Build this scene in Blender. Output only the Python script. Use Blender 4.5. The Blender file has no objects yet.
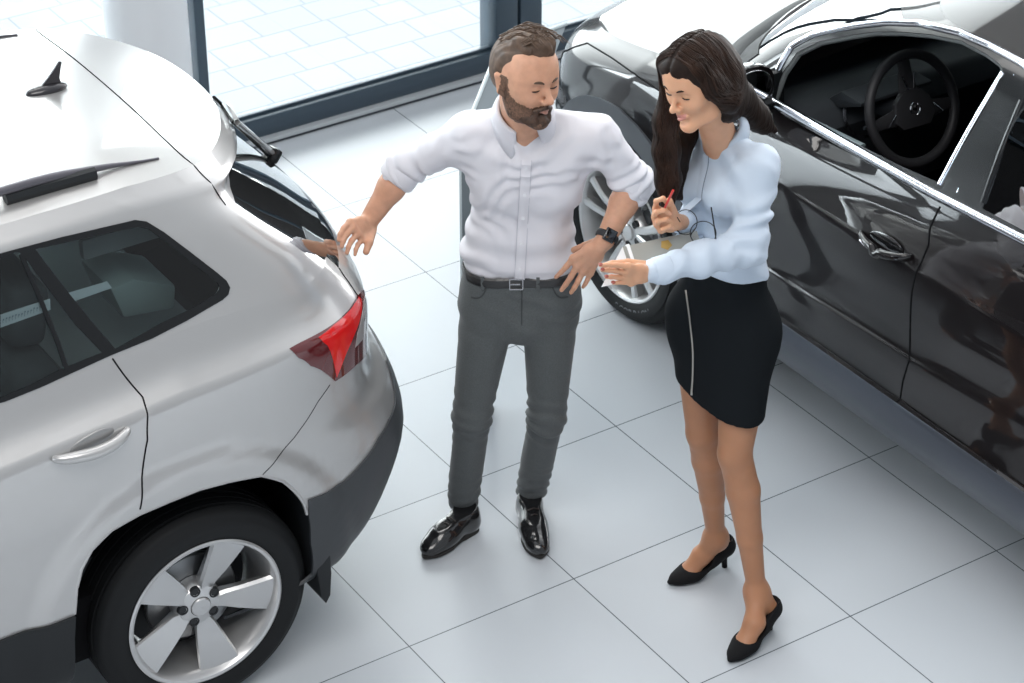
import bpy, bmesh, math, random
import numpy as np
from mathutils import Vector, Matrix, noise
from mathutils.geometry import delaunay_2d_cdt
from mathutils.bvhtree import BVHTree
C = bpy.context.scene.collection
SC = bpy.context.scene
random.seed(7); rng = np.random.default_rng(7)
# ---------------------------------------------------------------- camera
cam = bpy.data.cameras.new('camera'); camo = bpy.data.objects.new('camera', cam); C.objects.link(camo); SC.camera = camo
camo.location = (0, 0, 4.5614)
camo.rotation_euler = (math.radians(90-32.244), math.radians(-0.0), 0)
cam.sensor_width = 36; cam.lens = 2445.17*36/1024; cam.clip_start = .1; cam.clip_end = 200
cam.dof.use_dof = True; cam.dof.focus_distance = 6.9; cam.dof.aperture_fstop = 6.5
# ---------------------------------------------------------------- world: bright overcast daylight
world = bpy.data.worlds.new('world'); SC.world = world; world.use_nodes = True
nt = world.node_tree; nt.nodes.clear()
wo = nt.nodes.new('ShaderNodeOutputWorld'); bg = nt.nodes.new('ShaderNodeBackground')
tc = nt.nodes.new('ShaderNodeTexCoord'); sx = nt.nodes.new('ShaderNodeSeparateXYZ'); nt.links.new(tc.outputs['Generated'], sx.inputs[0])
def wr(inp, stops):
    r = nt.nodes.new('ShaderNodeValToRGB'); r.color_ramp.interpolation = 'EASE'
    e = r.color_ramp.elements
    e[0].position = stops[0][0]; e[0].color = (*stops[0][1], 1); e[1].position = stops[-1][0]; e[1].color = (*stops[-1][1], 1)
    for p, c in stops[1:-1]:
        k = e.new(p); k.color = (*c, 1)
    nt.links.new(inp, r.inputs[0]); return r
mp = nt.nodes.new('ShaderNodeMapRange'); mp.inputs[1].default_value = -1; mp.inputs[2].default_value = 1; nt.links.new(sx.outputs['Y'], mp.inputs[0])
ry = wr(mp.outputs[0], [(0, (.26, .28, .31)), (.35, (.36, .385, .41)), (.55, (.70, .73, .77)), (.78, (1.8, 1.85, 1.9)), (.95, (5.2, 5.2, 5.2))])
def wm(op, a, b=None):
    n = nt.nodes.new('ShaderNodeMath'); n.operation = op; n.use_clamp = False
    for i, v in enumerate((a, b)):
        if v is None: continue
        if isinstance(v, (int, float)): n.inputs[i].default_value = v
        else: nt.links.new(v, n.inputs[i])
    return n.outputs[0]
def wsm(v, a, b):
    n = nt.nodes.new('ShaderNodeMapRange'); n.interpolation_type = 'SMOOTHSTEP'; n.inputs[1].default_value = a; n.inputs[2].default_value = b; nt.links.new(v, n.inputs[0]); return n.outputs[0]
lx = wm('MULTIPLY', wm('MULTIPLY', wsm(wm('MULTIPLY', sx.outputs['X'], -1), .74, .90), wsm(sx.outputs['Z'], .03, .10)), wsm(wm('MULTIPLY', sx.outputs['Z'], -1), -.50, -.38))
st_ = wm('ADD', wm('MULTIPLY', lx, 11), 1.25)
nt.links.new(ry.outputs[0], bg.inputs[0]); nt.links.new(st_, bg.inputs[1])
nt.links.new(bg.outputs[0], wo.inputs[0])
# ---------------------------------------------------------------- added front fill, then soft sun from the window side
def area(name, loc, rot, size, sy, power, col=(1, 1, 1)):
    l = bpy.data.lights.new(name, 'AREA'); l.shape = 'RECTANGLE'; l.size = size; l.size_y = sy; l.energy = power; l.color = col
    o = bpy.data.objects.new(name, l); C.objects.link(o); o.location = loc; o.rotation_euler = rot; return o
area('front_fill', (-.6, 2.2, 6.6), (math.radians(22), 0, 0), 5, 3, 260, (1, .97, .94))  # unseen fill added overhead on the camera side to brighten the people
sun = bpy.data.lights.new('sun', 'SUN'); sun.energy = 1.6; sun.angle = math.radians(40); sun.color = (1, .97, .93)
so = bpy.data.objects.new('sun', sun); C.objects.link(so)
so.rotation_euler = Vector((.35, -.75, -1.0)).to_track_quat('-Z', 'Y').to_euler()
SC.view_settings.view_transform = 'Standard'; SC.view_settings.look = 'None'; SC.view_settings.gamma = 1; SC.view_settings.exposure = 0.2
SC.view_settings.use_curve_mapping = False
# ---------------------------------------------------------------- materials
MATS = {}
def mat(name, col=(.5, .5, .5), rough=.5, metal=0, coat=0, coat_rough=.03, spec=.5, bump=None, emit=None, sheen=0, sss=0, var=None, aniso=0):
    if name in MATS: return MATS[name]
    m = bpy.data.materials.new(name); m.use_nodes = True; t = m.node_tree; b = t.nodes['Principled BSDF']
    b.inputs['Base Color'].default_value = (*col, 1); b.inputs['Roughness'].default_value = rough; b.inputs['Metallic'].default_value = metal
    b.inputs['Coat Weight'].default_value = coat; b.inputs['Coat Roughness'].default_value = coat_rough; b.inputs['Specular IOR Level'].default_value = spec
    if sheen: b.inputs['Sheen Weight'].default_value = sheen
    if aniso: b.inputs['Anisotropic'].default_value = aniso
    if sss:
        b.inputs['Subsurface Weight'].default_value = sss; b.inputs['Subsurface Radius'].default_value = (.012, .005, .003); b.inputs['Subsurface Scale'].default_value = 1.0
    if emit: b.inputs['Emission Color'].default_value = (*emit[0], 1); b.inputs['Emission Strength'].default_value = emit[1]
    tc = t.nodes.new('ShaderNodeTexCoord')
    if var:   # (scale, amount)
        n = t.nodes.new('ShaderNodeTexNoise'); n.inputs['Scale'].default_value = var[0]; n.inputs['Detail'].default_value = 4
        t.links.new(tc.outputs['Object'], n.inputs['Vector'])
        mx = t.nodes.new('ShaderNodeMix'); mx.data_type = 'RGBA'; mx.blend_type = 'MIX'
        c2 = var[2] if len(var) > 2 else tuple(c*(1-var[1]) for c in col)
        mx.inputs[6].default_value = (*col, 1); mx.inputs[7].default_value = (*c2, 1)
        r = t.nodes.new('ShaderNodeMapRange'); r.inputs[1].default_value = .35; r.inputs[2].default_value = .65
        t.links.new(n.outputs[0], r.inputs[0]); t.links.new(r.outputs[0], mx.inputs[0]); t.links.new(mx.outputs[2], b.inputs['Base Color'])
    if bump:  # (kind, scale, strength, distance)
        if bump[0] == 'noise':
            n = t.nodes.new('ShaderNodeTexNoise'); n.inputs['Scale'].default_value = bump[1]; n.inputs['Detail'].default_value = 3; o = n.outputs[0]
        else:
            n = t.nodes.new('ShaderNodeTexWave'); n.inputs['Scale'].default_value = bump[1]; n.inputs['Distortion'].default_value = 1; o = n.outputs['Fac' if 'Fac' in n.outputs else 0]
        t.links.new(tc.outputs['Object'], n.inputs['Vector'])
        bp = t.nodes.new('ShaderNodeBump'); bp.inputs['Strength'].default_value = bump[2]; bp.inputs['Distance'].default_value = bump[3]
        t.links.new(o, bp.inputs['Height']); t.links.new(bp.outputs[0], b.inputs['Normal'])
    MATS[name] = m; return m
def glass_mat(name, tint, refl=.12, rough=0.0, fres=1.5):
    if name in MATS: return MATS[name]
    m = bpy.data.materials.new(name); m.use_nodes = True; t = m.node_tree; t.nodes.clear()
    o = t.nodes.new('ShaderNodeOutputMaterial'); a = t.nodes.new('ShaderNodeBsdfTransparent'); g = t.nodes.new('ShaderNodeBsdfGlossy'); x = t.nodes.new('ShaderNodeMixShader')
    a.inputs[0].default_value = (*tint, 1); g.inputs['Roughness'].default_value = rough
    f = t.nodes.new('ShaderNodeFresnel'); f.inputs[0].default_value = fres
    ad = t.nodes.new('ShaderNodeMath'); ad.operation = 'ADD'; ad.inputs[1].default_value = refl; ad.use_clamp = True
    t.links.new(f.outputs[0], ad.inputs[0]); t.links.new(ad.outputs[0], x.inputs[0]); t.links.new(a.outputs[0], x.inputs[1]); t.links.new(g.outputs[0], x.inputs[2]); t.links.new(x.outputs[0], o.inputs[0])
    MATS[name] = m; return m
# ---------------------------------------------------------------- object helpers
def empty(name, label, cat, loc=(0, 0, 0), rot=0, group=None, M=None):
    o = bpy.data.objects.new(name, None); C.objects.link(o); o.empty_display_size = .1
    if M is not None: o.matrix_world = M
    else: o.location = loc; o.rotation_euler = (0, 0, rot)
    o['label'] = label; o['category'] = cat
    if group: o['group'] = group
    return o
def tag(o, label, cat=None, group=None):
    o['label'] = label
    if cat: o['category'] = cat
    if group: o['group'] = group
    return o
def link(name, me, m=None, parent=None, smooth=True, label=None):
    o = bpy.data.objects.new(name, me); C.objects.link(o)
    if m is not None:
        for k in (m if isinstance(m, (list, tuple)) else [m]): me.materials.append(k)
    if parent is not None: o.parent = parent
    if smooth: me.polygons.foreach_set('use_smooth', [True]*len(me.polygons))
    if label: o['label'] = label
    return o
def mesh(name, V, Fc, m=None, parent=None, smooth=True, label=None):
    me = bpy.data.meshes.new(name); me.from_pydata([tuple(map(float, v)) for v in V], [], [tuple(map(int, f)) for f in Fc]); me.update()
    return link(name, me, m, parent, smooth, label)
class MB:
    """collects simple solids and links them as one mesh"""
    def __init__(s): s.bm = bmesh.new()
    def box(s, c, size, M=None, bevel=0, seg=2):
        r = bmesh.ops.create_cube(s.bm, size=1); vs = r['verts']
        bmesh.ops.scale(s.bm, vec=size, verts=vs)
        if bevel:
            es = list({e for v in vs for e in v.link_edges})
            r2 = bmesh.ops.bevel(s.bm, geom=es, offset=bevel, segments=seg, affect='EDGES', profile=.6); vs = list(set(r2['verts']) | {v for v in vs if v.is_valid})
        T = Matrix.Translation(c)
        bmesh.ops.transform(s.bm, matrix=(T @ M) if M is not None else T, verts=vs); return s
    def cyl(s, a, b, r1, r2=None, seg=24, caps=True):
        a = Vector(a); b = Vector(b); r2 = r1 if r2 is None else r2; d = b-a
        r = bmesh.ops.create_cone(s.bm, cap_ends=caps, segments=seg, radius1=r1, radius2=r2, depth=d.length)
        M = Matrix.Translation((a+b)/2) @ d.to_track_quat('Z', 'Y').to_matrix().to_4x4()
        bmesh.ops.transform(s.bm, matrix=M, verts=r['verts']); return s
    def sph(s, c, r, sc=(1, 1, 1), seg=16, M=None):
        q = bmesh.ops.create_uvsphere(s.bm, u_segments=seg, v_segments=max(6, seg//2), radius=r)
        T = Matrix.Translation(c) @ (M if M is not None else Matrix.Identity(4)) @ Matrix.Diagonal((*sc, 1))
        bmesh.ops.transform(s.bm, matrix=T, verts=q['verts']); return s
    def tube(s, pts, r, seg=8, closed=False, flat=None):
        """tube through points; r number or list; flat=(k, up) flattens"""
        P = [Vector(p) for p in pts]; n = len(P); R = r if isinstance(r, (list, tuple, np.ndarray)) else [r]*n
        up = None; rings = []
        for i in range(n):
            if closed: t = P[(i+1) % n]-P[i-1]
            else: t = P[min(i+1, n-1)]-P[max(i-1, 0)]
            if t.length < 1e-9: t = Vector((0, 0, 1))
            t.normalize()
            if up is None:
                up = t.orthogonal() if flat is None else Vector(flat[1])
            up = (up-t*up.dot(t)); 
            if up.length < 1e-6: up = t.orthogonal()
            up.normalize(); sd = t.cross(up); k = 1 if flat is None else flat[0]
            rings.append([s.bm.verts.new(P[i]+(up*math.cos(a)*k+sd*math.sin(a))*R[i]) for a in [2*math.pi*j/seg for j in range(seg)]])
            if flat is not None: up = Vector(flat[1])
        m = n if closed else n-1
        for i in range(m):
            a = rings[i]; b = rings[(i+1) % n]
            for j in range(seg):
                s.bm.faces.new((a[j], a[(j+1) % seg], b[(j+1) % seg], b[j]))
        if not closed:
            s.bm.faces.new(list(reversed(rings[0]))); s.bm.faces.new(rings[-1])
        return s
    def lathe(s, prof, M=None, seg=64, close=False):
        """prof [(r, y)] revolved round local Y"""
        rings = []
        for r, y in prof:
            rings.append([s.bm.verts.new((r*math.cos(a), y, r*math.sin(a))) for a in [2*math.pi*j/seg for j in range(seg)]])
        n = len(rings); vs = [v for q in rings for v in q]
        for i in range(n if close else n-1):
            a = rings[i]; b = rings[(i+1) % n]
            for j in range(seg): s.bm.faces.new((a[j], b[j], b[(j+1) % seg], a[(j+1) % seg]))
        if M is not None: bmesh.ops.transform(s.bm, matrix=M, verts=vs)
        return s
    def prism(s, poly, y0, y1, M=None, bevel=0):
        """2D polygon (x,z) extruded along y"""
        a = [s.bm.verts.new((x, y0, z)) for x, z in poly]; b = [s.bm.verts.new((x, y1, z)) for x, z in poly]; n = len(poly)
        fs = [s.bm.faces.new(a), s.bm.faces.new(list(reversed(b)))]
        for i in range(n): fs.append(s.bm.faces.new((a[i], b[i], b[(i+1) % n], a[(i+1) % n])))
        bmesh.ops.recalc_face_normals(s.bm, faces=fs); vs = a+b
        if bevel:
            es = [e for e in {e for v in vs for e in v.link_edges}]
            r2 = bmesh.ops.bevel(s.bm, geom=es, offset=bevel, segments=2, affect='EDGES', profile=.6); vs = [v for v in set(r2['verts']) | set(vs) if v.is_valid]
        if M is not None: bmesh.ops.transform(s.bm, matrix=M, verts=list(vs))
        return s
    def quad(s, P):
        s.bm.faces.new([s.bm.verts.new(p) for p in P]); return s
    def build(s, name, m=None, parent=None, smooth=True, label=None, auto=True):
        me = bpy.data.meshes.new(name); bmesh.ops.recalc_face_normals(s.bm, faces=s.bm.faces[:]) if auto else None
        s.bm.to_mesh(me); s.bm.free()
        o = link(name, me, m, parent, smooth, label)
        if smooth:
            try: me.set_sharp_from_angle(angle=math.radians(38))
            except Exception: pass
        return o
def catmull(P, n=8, closed=False):
    P = [np.array(p, float) for p in P]; out = []; N = len(P)
    for i in range(N if closed else N-1):
        p0 = P[(i-1) % N] if closed or i > 0 else 2*P[0]-P[1]
        p1 = P[i]; p2 = P[(i+1) % N]
        p3 = P[(i+2) % N] if closed or i+2 < N else 2*P[-1]-P[-2]
        for k in range(n):
            t = k/n; out.append(.5*((2*p1)+(-p0+p2)*t+(2*p0-5*p1+4*p2-p3)*t*t+(-p0+3*p1-3*p2+p3)*t**3))
    if not closed: out.append(P[-1])
    return out
def frame(o, f, l):
    return Matrix(((f[0], l[0], 0, o[0]), (f[1], l[1], 0, o[1]), (0, 0, 1, o[2] if len(o) > 2 else 0), (0, 0, 0, 1)))
TA = Vector((-.55008, .83511, 0)); TB = Vector((-.83511, -.55008, 0))     # the two directions of the floor joints

# ================================================================= the setting
def floor_mat():
    m = bpy.data.materials.new('floor_tiles'); m.use_nodes = True; t = m.node_tree; b = t.nodes['Principled BSDF']
    tc = t.nodes.new('ShaderNodeTexCoord'); sp = t.nodes.new('ShaderNodeSeparateXYZ'); t.links.new(tc.outputs['Object'], sp.inputs[0])
    def M(op, a, bb=None, c=None):
        n = t.nodes.new('ShaderNodeMath'); n.operation = op
        for i, v in enumerate((a, bb, c)):
            if v is None: continue
            if isinstance(v, (int, float)): n.inputs[i].default_value = v
            else: t.links.new(v, n.inputs[i])
        return n.outputs[0]
    ds = []
    ids = []
    for ax, s in (('X', .5832), ('Y', .6)):
        q = M('DIVIDE', sp.outputs[ax], s); fl = M('ROUND', q); ids.append(M('FLOOR', q)); ds.append(M('MULTIPLY', M('ABSOLUTE', M('SUBTRACT', q, fl)), s))
    d = M('MINIMUM', ds[0], ds[1]); jo = M('LESS_THAN', d, .0019)
    n = t.nodes.new('ShaderNodeTexNoise'); n.inputs['Scale'].default_value = 1.3; n.inputs['Detail'].default_value = 5; t.links.new(tc.outputs['Object'], n.inputs['Vector'])
    cmb = t.nodes.new('ShaderNodeCombineXYZ'); t.links.new(ids[0], cmb.inputs[0]); t.links.new(ids[1], cmb.inputs[1])
    wn = t.nodes.new('ShaderNodeTexWhiteNoise'); t.links.new(cmb.outputs[0], wn.inputs['Vector'])
    fac = M('ADD', M('MULTIPLY', n.outputs[0], .6), M('MULTIPLY', wn.outputs[0], .4))
    r = t.nodes.new('ShaderNodeValToRGB'); t.links.new(fac, r.inputs[0])
    r.color_ramp.elements[0].color = (.50, .535, .575, 1); r.color_ramp.elements[0].position = .2; r.color_ramp.elements[1].color = (.535, .57, .605, 1); r.color_ramp.elements[1].position = .8
    mx = t.nodes.new('ShaderNodeMix'); mx.data_type = 'RGBA'; t.links.new(jo, mx.inputs[0]); t.links.new(r.outputs[0], mx.inputs[6]); mx.inputs[7].default_value = (.10, .115, .13, 1)
    t.links.new(mx.outputs[2], b.inputs['Base Color'])
    b.inputs['Roughness'].default_value = .27; b.inputs['Specular IOR Level'].default_value = .55
    return m
def pave_mat():
    m = bpy.data.materials.new('paving'); m.use_nodes = True; t = m.node_tree; b = t.nodes['Principled BSDF']
    tc = t.nodes.new('ShaderNodeTexCoord'); br = t.nodes.new('ShaderNodeTexBrick'); t.links.new(tc.outputs['Object'], br.inputs['Vector'])
    br.inputs['Color1'].default_value = (.38, .40, .43, 1); br.inputs['Color2'].default_value = (.42, .435, .455, 1); br.inputs['Mortar'].default_value = (.26, .28, .31, 1)
    br.inputs['Scale'].default_value = 1; br.inputs['Mortar Size'].default_value = .006; br.inputs['Mortar Smooth'].default_value = .6
    br.inputs['Brick Width'].default_value = .30; br.inputs['Row Height'].default_value = .20; br.offset = .37; br.squash = .66; br.squash_frequency = 2
    t.links.new(br.outputs[0], b.inputs['Base Color']); b.inputs['Roughness'].default_value = .8
    return m
FLO = Vector((1.004, 5.703, 0))
def oriented(o, x, y, z=0):
    o.matrix_world = Matrix(((TB.x, TA.x, 0, x), (TB.y, TA.y, 0, y), (0, 0, 1, z), (0, 0, 0, 1))); return o
# window wall line: point WL + t*TB ; inside is towards -TA
WL = Vector((-4.3071, 6.5389, 0))
def wallM(off=0, z=0, t=0): # local x along -TB (right), y along TA (out), z up
    p = WL+TA*off-TB*t
    return Matrix(((-TB.x, TA.x, 0, p.x), (-TB.y, TA.y, 0, p.y), (0, 0, 1, z), (0, 0, 0, 1)))
dist_in = (WL-FLO).dot(TA)
mb = MB(); mb.box((0, (dist_in-9)/2, -.05), (22, dist_in+9, .1))
fl = oriented(mb.build('floor', floor_mat(), smooth=False), FLO.x, FLO.y); fl['kind'] = 'structure'
mb = MB(); mb.box((0, 10.2, -.11), (34, 20, .1))
pv = oriented(mb.build('trim_paving', pave_mat(), smooth=False), WL.x, WL.y); pv['kind'] = 'structure'
M_frame = mat('frame_anthracite', (.045, .07, .095), .32, .2, coat=.3)
M_sill = mat('sill_aluminium', (.55, .58, .60), .35, .3)
M_white = mat('white_paint', (.74, .77, .80), .5)
M_shadow_paint = mat('painted_shadow', (.03, .04, .05), .7)
mb = MB()
mb.box((0, .03, .072), (22, .06, .084), bevel=.006)      # bottom rail
mb.box((0, .045, .118), (22, .03, .014), bevel=.004)      # glazing bead
mb.build('trim_window_rail', M_frame).matrix_world = wallM(); bpy.data.objects['trim_window_rail']['kind'] = 'structure'
mb = MB(); mb.box((0, -.005, .022), (22, .045, .018), bevel=.003)
o = mb.build('trim_window_sill', M_sill); o.matrix_world = wallM(); o['kind'] = 'structure'
mb = MB(); mb.box((0, .006, .007), (22, .044, .014))  # solid dark strip, its colour paints the shadow line below the sill
o = mb.build('trim_painted_shadow', M_shadow_paint, smooth=False); o.matrix_world = wallM(); o['kind'] = 'structure'
HW = 5.2
GL = glass_mat('window_glass', (.93, .965, .97), .02, fres=1.35)
mulls = [(.8, .042), (2.25, .235), (3.722, .042), (5.188, .235), (6.66, .042), (8.1, .235)]
edges = [-9.0]+[m[0] for m in mulls]+[9.0]
for i, (t, w) in enumerate(mulls):
    mb = MB()
    if w > .12:
        mb.box((-w*.26, .055, HW/2), (w*.46, .13, HW), bevel=.005); mb.box((w*.26, .055, HW/2), (w*.46, .13, HW), bevel=.005); mb.box((0, .06, HW/2), (w*.3, .09, HW))
    else: mb.box((0, .055, HW/2), (w, .12, HW), bevel=.005)
    o = mb.build('trim_mullion', M_frame); o.matrix_world = wallM(t=t); o['kind'] = 'structure'
for i in range(len(edges)-1):
    a, b = edges[i], edges[i+1]
    mb = MB(); mb.box(((a+b)/2, .045, HW/2+.06), (b-a-.03, .012, HW-.1))
    o = mb.build('window_%d' % (i+1), GL, smooth=False); o.matrix_world = wallM(); o['kind'] = 'structure'
for z in (2.6, HW):
    mb = MB(); mb.box((0, .055, z), (18, .12, .12), bevel=.005); o = mb.build('trim_transom', M_frame); o.matrix_world = wallM(); o['kind'] = 'structure'
# round white column standing inside the glass
mb = MB(); mb.lathe([(.001, 0), (.158, 0), (.158, .02), (.152, .03), (.152, HW+.8), (.001, HW+.8)], Matrix.Rotation(math.pi/2, 4, 'X'), 64)
o = mb.build('trim_column', M_white); o.location = (-1.3263, 8.12, 0); o['kind'] = 'structure'
for k in range(5):   # the glazing turns the corner on the left
    mb = MB(); mb.box((-1.6, -.2-1.9*k, HW/2), (.12, .07, HW), bevel=.005); o = mb.build('trim_mullion', M_frame); o.matrix_world = wallM(); o['kind'] = 'structure'
mb = MB(); mb.box((-1.6, -4.2, .07), (.06, 8.4, .11), bevel=.005); o = mb.build('trim_window_rail', M_frame); o.matrix_world = wallM(); o['kind'] = 'structure'
mb = MB(); mb.box((-1.6, -4.2, 2.9), (.10, 8.4, .14), bevel=.005); o = mb.build('trim_transom', M_frame); o.matrix_world = wallM(); o['kind'] = 'structure'
# dark roof beams of the hall, seen only in reflections
for i in range(5):
    mb = MB(); mb.box((0, -1.2-2.1*i, 6.0), (20, .16, .32), bevel=.01); o = mb.build('ceiling_beam', M_frame); o.matrix_world = wallM(); o['kind'] = 'structure'

# ---- surfaces
# ---------------------------------------------------------------- car body surface
def _bs(P, u):
    """uniform cubic B-spline through control points P (n,d), u in [0,n-3]"""
    n = len(P); i = np.clip(np.floor(u).astype(int), 0, n-4); t = (u-i)[..., None]
    a, b, c, d = P[i], P[i+1], P[i+2], P[i+3]
    return ((1-t)**3*a + (3*t**3-6*t**2+4)*b + (-3*t**3+3*t**2+3*t+1)*c + t**3*d)/6
def _herm(rows, sharp, v):
    """smooth interpolation of row values, tangents broken at the sharp rows"""
    rows = np.asarray(rows, float); n = len(rows)
    i = np.clip(np.floor(v).astype(int), 0, n-2); t = v-i
    d = rows[1:]-rows[:-1]
    mR = np.empty_like(rows); mL = np.empty_like(rows)
    mid = .5*(d[1:]+d[:-1]); mR[1:-1] = mid; mL[1:-1] = mid
    mR[0] = d[0]; mL[0] = d[0]; mR[-1] = d[-1]; mL[-1] = d[-1]
    for k in sharp:
        if 0 < k < n-1: mR[k] = d[k]; mL[k] = d[k-1]
    t = t.reshape(t.shape+(1,)*(rows.ndim-1))
    return (2*t**3-3*t**2+1)*rows[i]+(t**3-2*t**2+t)*mR[i]+(-2*t**3+3*t**2)*rows[i+1]+(t**3-t**2)*mL[i+1]
class Net:
    """ring of a car body from the rear centre round the left side to the front centre"""
    def __init__(s, rows, sharp, colf, bump=None):
        # rows: (z, w, R, F, dz_front); colf(row)-> control polygon (X,Y)
        s.rows = rows; s.sharp = sharp; s.bump = bump
        s.C = np.array([colf(r) for r in rows])          # rows, ctrl, 2
        C = s.C
        a = C[:, 1:2]*[1, -1]; b = C[:, -2:-1]*[1, -1]
        s.Cp = np.concatenate([a, C, b], 1)              # mirrored ends
        s.smax = C.shape[1]-1; s.vmax = len(rows)-1
        s.z = [r['z'] for r in rows]
    def P(s, S, V):
        S = np.asarray(S, float); V = np.asarray(V, float)
        sh = S.shape; S = S.ravel(); V = V.ravel()
        nr = len(s.rows)
        XY = np.stack([_bs(s.Cp[k], S) for k in range(nr)])   # nr,N,2
        Z = np.stack([np.interp(XY[k, :, 0], [a for a, b in s.z[k]], [b for a, b in s.z[k]]) for k in range(nr)])
        A = np.concatenate([XY, Z[..., None]], 2)
        # hermite per sample: gather
        d = A[1:]-A[:-1]
        mid = np.empty_like(A); mid[1:-1] = .5*(d[1:]+d[:-1]); mid[0] = d[0]; mid[-1] = d[-1]
        mR = mid.copy(); mL = mid.copy()
        for k in s.sharp:
            if 0 < k < nr-1: mR[k] = d[k]; mL[k] = d[k-1]
        i = np.clip(np.floor(V).astype(int), 0, nr-2); t = (V-i)[:, None]; j = np.arange(len(S))
        p = (2*t**3-3*t**2+1)*A[i, j]+(t**3-2*t**2+t)*mR[i, j]+(-2*t**3+3*t**2)*A[i+1, j]+(t**3-t**2)*mL[i+1, j]
        if s.bump is not None: p = s.bump(p)
        return p.reshape(sh+(3,))
    def N(s, S, V, e=1e-3):
        S = np.asarray(S, float); V = np.asarray(V, float)
        V0 = np.clip(V-e, 0, s.vmax); V1 = np.clip(V+e, 0, s.vmax)
        ds = s.P(S+e, V)-s.P(S-e, V) if True else 0
        dv = s.P(S, V1)-s.P(S, V0)
        n = np.cross(dv, ds); n /= np.linalg.norm(n, axis=-1, keepdims=True)+1e-12
        return n
    def grid(s):
        if not hasattr(s, 'G'):
            a = np.linspace(0, s.smax, s.smax*8+1); b = np.linspace(0, s.vmax, s.vmax*5+1)
            s.gs, s.gv = np.meshgrid(a, b, indexing='ij'); s.G = s.P(s.gs, s.gv)
        return s.G
    def invert(s, Q, ax, smin=0, smax=None):
        """Q (n,2) values of coordinates ax -> (s,v)"""
        G = s.grid(); out = []
        m = (s.gs >= smin) & (s.gs <= (smax if smax else s.smax))
        g = G[m]; gs = s.gs[m]; gv = s.gv[m]
        for q in np.asarray(Q, float):
            k = np.argmin(((g[:, ax]-q)**2).sum(1)); x = np.array([gs[k], gv[k]])
            for it in range(14):
                p = s.P(x[0:1], x[1:2])[0, ax]; e = 1e-4
                x1 = min(x[1]+e, s.vmax)
                vv = e if x[1]+e <= s.vmax else -e
                a = (s.P(x[0:1]+e, x[1:2])[0, ax]-p)/e; b = (s.P(x[0:1], x[1:2]+vv)[0, ax]-p)/vv
                J = np.stack([a, b], 1)
                try: st = np.linalg.lstsq(J, q-p, rcond=1e-4)[0]
                except Exception: break
                x = x+np.clip(st, -.3, .3); x[0] = np.clip(x[0], 0, s.smax); x[1] = np.clip(x[1], 0, s.vmax)
            out.append(x)
        return np.array(out)
def cols(R, w, F, bow=.16, WB=2.5, cr=1.0, fb=.16, fw=1.0, ca=.94, cb=.80):
    sx = np.linspace(.25, F-.5, 6) if F < 3 else [.25, .8, 1.35, 1.9, 2.3, min(2.7, F-.55)]
    return [(-R, 0), (-R+.01*bow/.16, .3*w), (-R+.07*bow/.16, .6*w), (-R+bow, .83*w), (-R+.31*cr, .965*w), (-R+.62*cr, w)]+[
            (x, w*(1, 1, 1, fw, fw*.997, fw*.985)[i]) for i, x in enumerate(sx)]+[
            (F-.36 if F > 3 else F-.33, w*fw*ca), (F-fb, cb*w*fw), (F-.07*fb/.16, .5*w*fw), (F-.01, .25*w*fw), (F, 0)]
def rowf(r): return cols(r['R'], r['w'], r['F'], r.get('bow', .16), cr=r.get('cr', 1.0), fb=r.get('fb', .16), fw=r.get('fw', 1.0), ca=r.get('ca', .94), cb=r.get('cb', .80))
def row(z, w, R, F, **k):
    zz = z if isinstance(z, list) else [(0., z)]
    return dict(z=zz, w=w, R=R, F=F, **k)
def smooth01(t): t = np.clip(t, 0, 1); return t*t*(3-2*t)
# ---------------------------------------------------------------- the two cars' measured sections
def _arch_bump(cx, cz, amp, rin=.40, rout=.50):
    def f(p):
        for c in cx:
            d = np.hypot(p[:, 0]-c, p[:, 2]-cz)
            b = smooth01((rout+.03-d)/.07)*amp
            b = b*(p[:, 1] > .3)
            p[:, 1] = p[:, 1]+b
        return p
    return f
SIL_LOW = [row(.22, .74, .60, 3.05), row(.27, .80, .68, 3.15), row(.33, .838, .76, 3.2), row(.45, .846, .835, 3.24), row(.60, .846, .885, 3.26), row(.74, .846, .845, 3.25),
           row(.82, .846, .785, 3.24), row([(-.6, 1.0), (-.33, 1.0), (0, .975), (.6, .92), (2.6, .86), (3.2, .76)], .838, .785, 3.2), row([(-.6, 1.05), (-.33, 1.06), (0, 1.043), (.6, .99), (2.6, .93), (3.2, .82)], .828, .775, 3.12, bow=.165, cr=.95),
           row([(-.6, 1.11), (0, 1.11), (.6, 1.065), (2, 1.0), (2.6, .96), (3.2, .84)], .768, .745, 3.03, bow=.158, cr=.88), row([(-.6, 1.17), (-.1, 1.19), (.6, 1.135), (2.0, 1.03), (2.6, .97), (3.2, .85)], .735, .70, 2.95, bow=.15, cr=.80)]
SIL_UP = [row([(-.6, 1.17), (-.1, 1.19), (.6, 1.135), (2.0, 1.03), (2.6, 1.0)], .735, .70, 2.25, bow=.15, fb=.25, cr=.80), row([(-.6, 1.27), (2, 1.2)], .698, .60, 1.98, bow=.13, fb=.25, cr=.62), row([(-.6, 1.38), (2, 1.36)], .648, .475, 1.66, bow=.12, fb=.2, cr=.55),
          row([(-.6, 1.415), (0, 1.455), (2, 1.45)], .612, .43, 1.45, bow=.12, fb=.2, cr=.55), row([(-.6, 1.445), (0, 1.50), (2, 1.495)], .590, .50, 1.36, bow=.16, fb=.2, cr=.8), row([(-.6, 1.49), (0, 1.535), (2, 1.53)], .55, .47, 1.30, bow=.17, fb=.2, cr=.9)]
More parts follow.
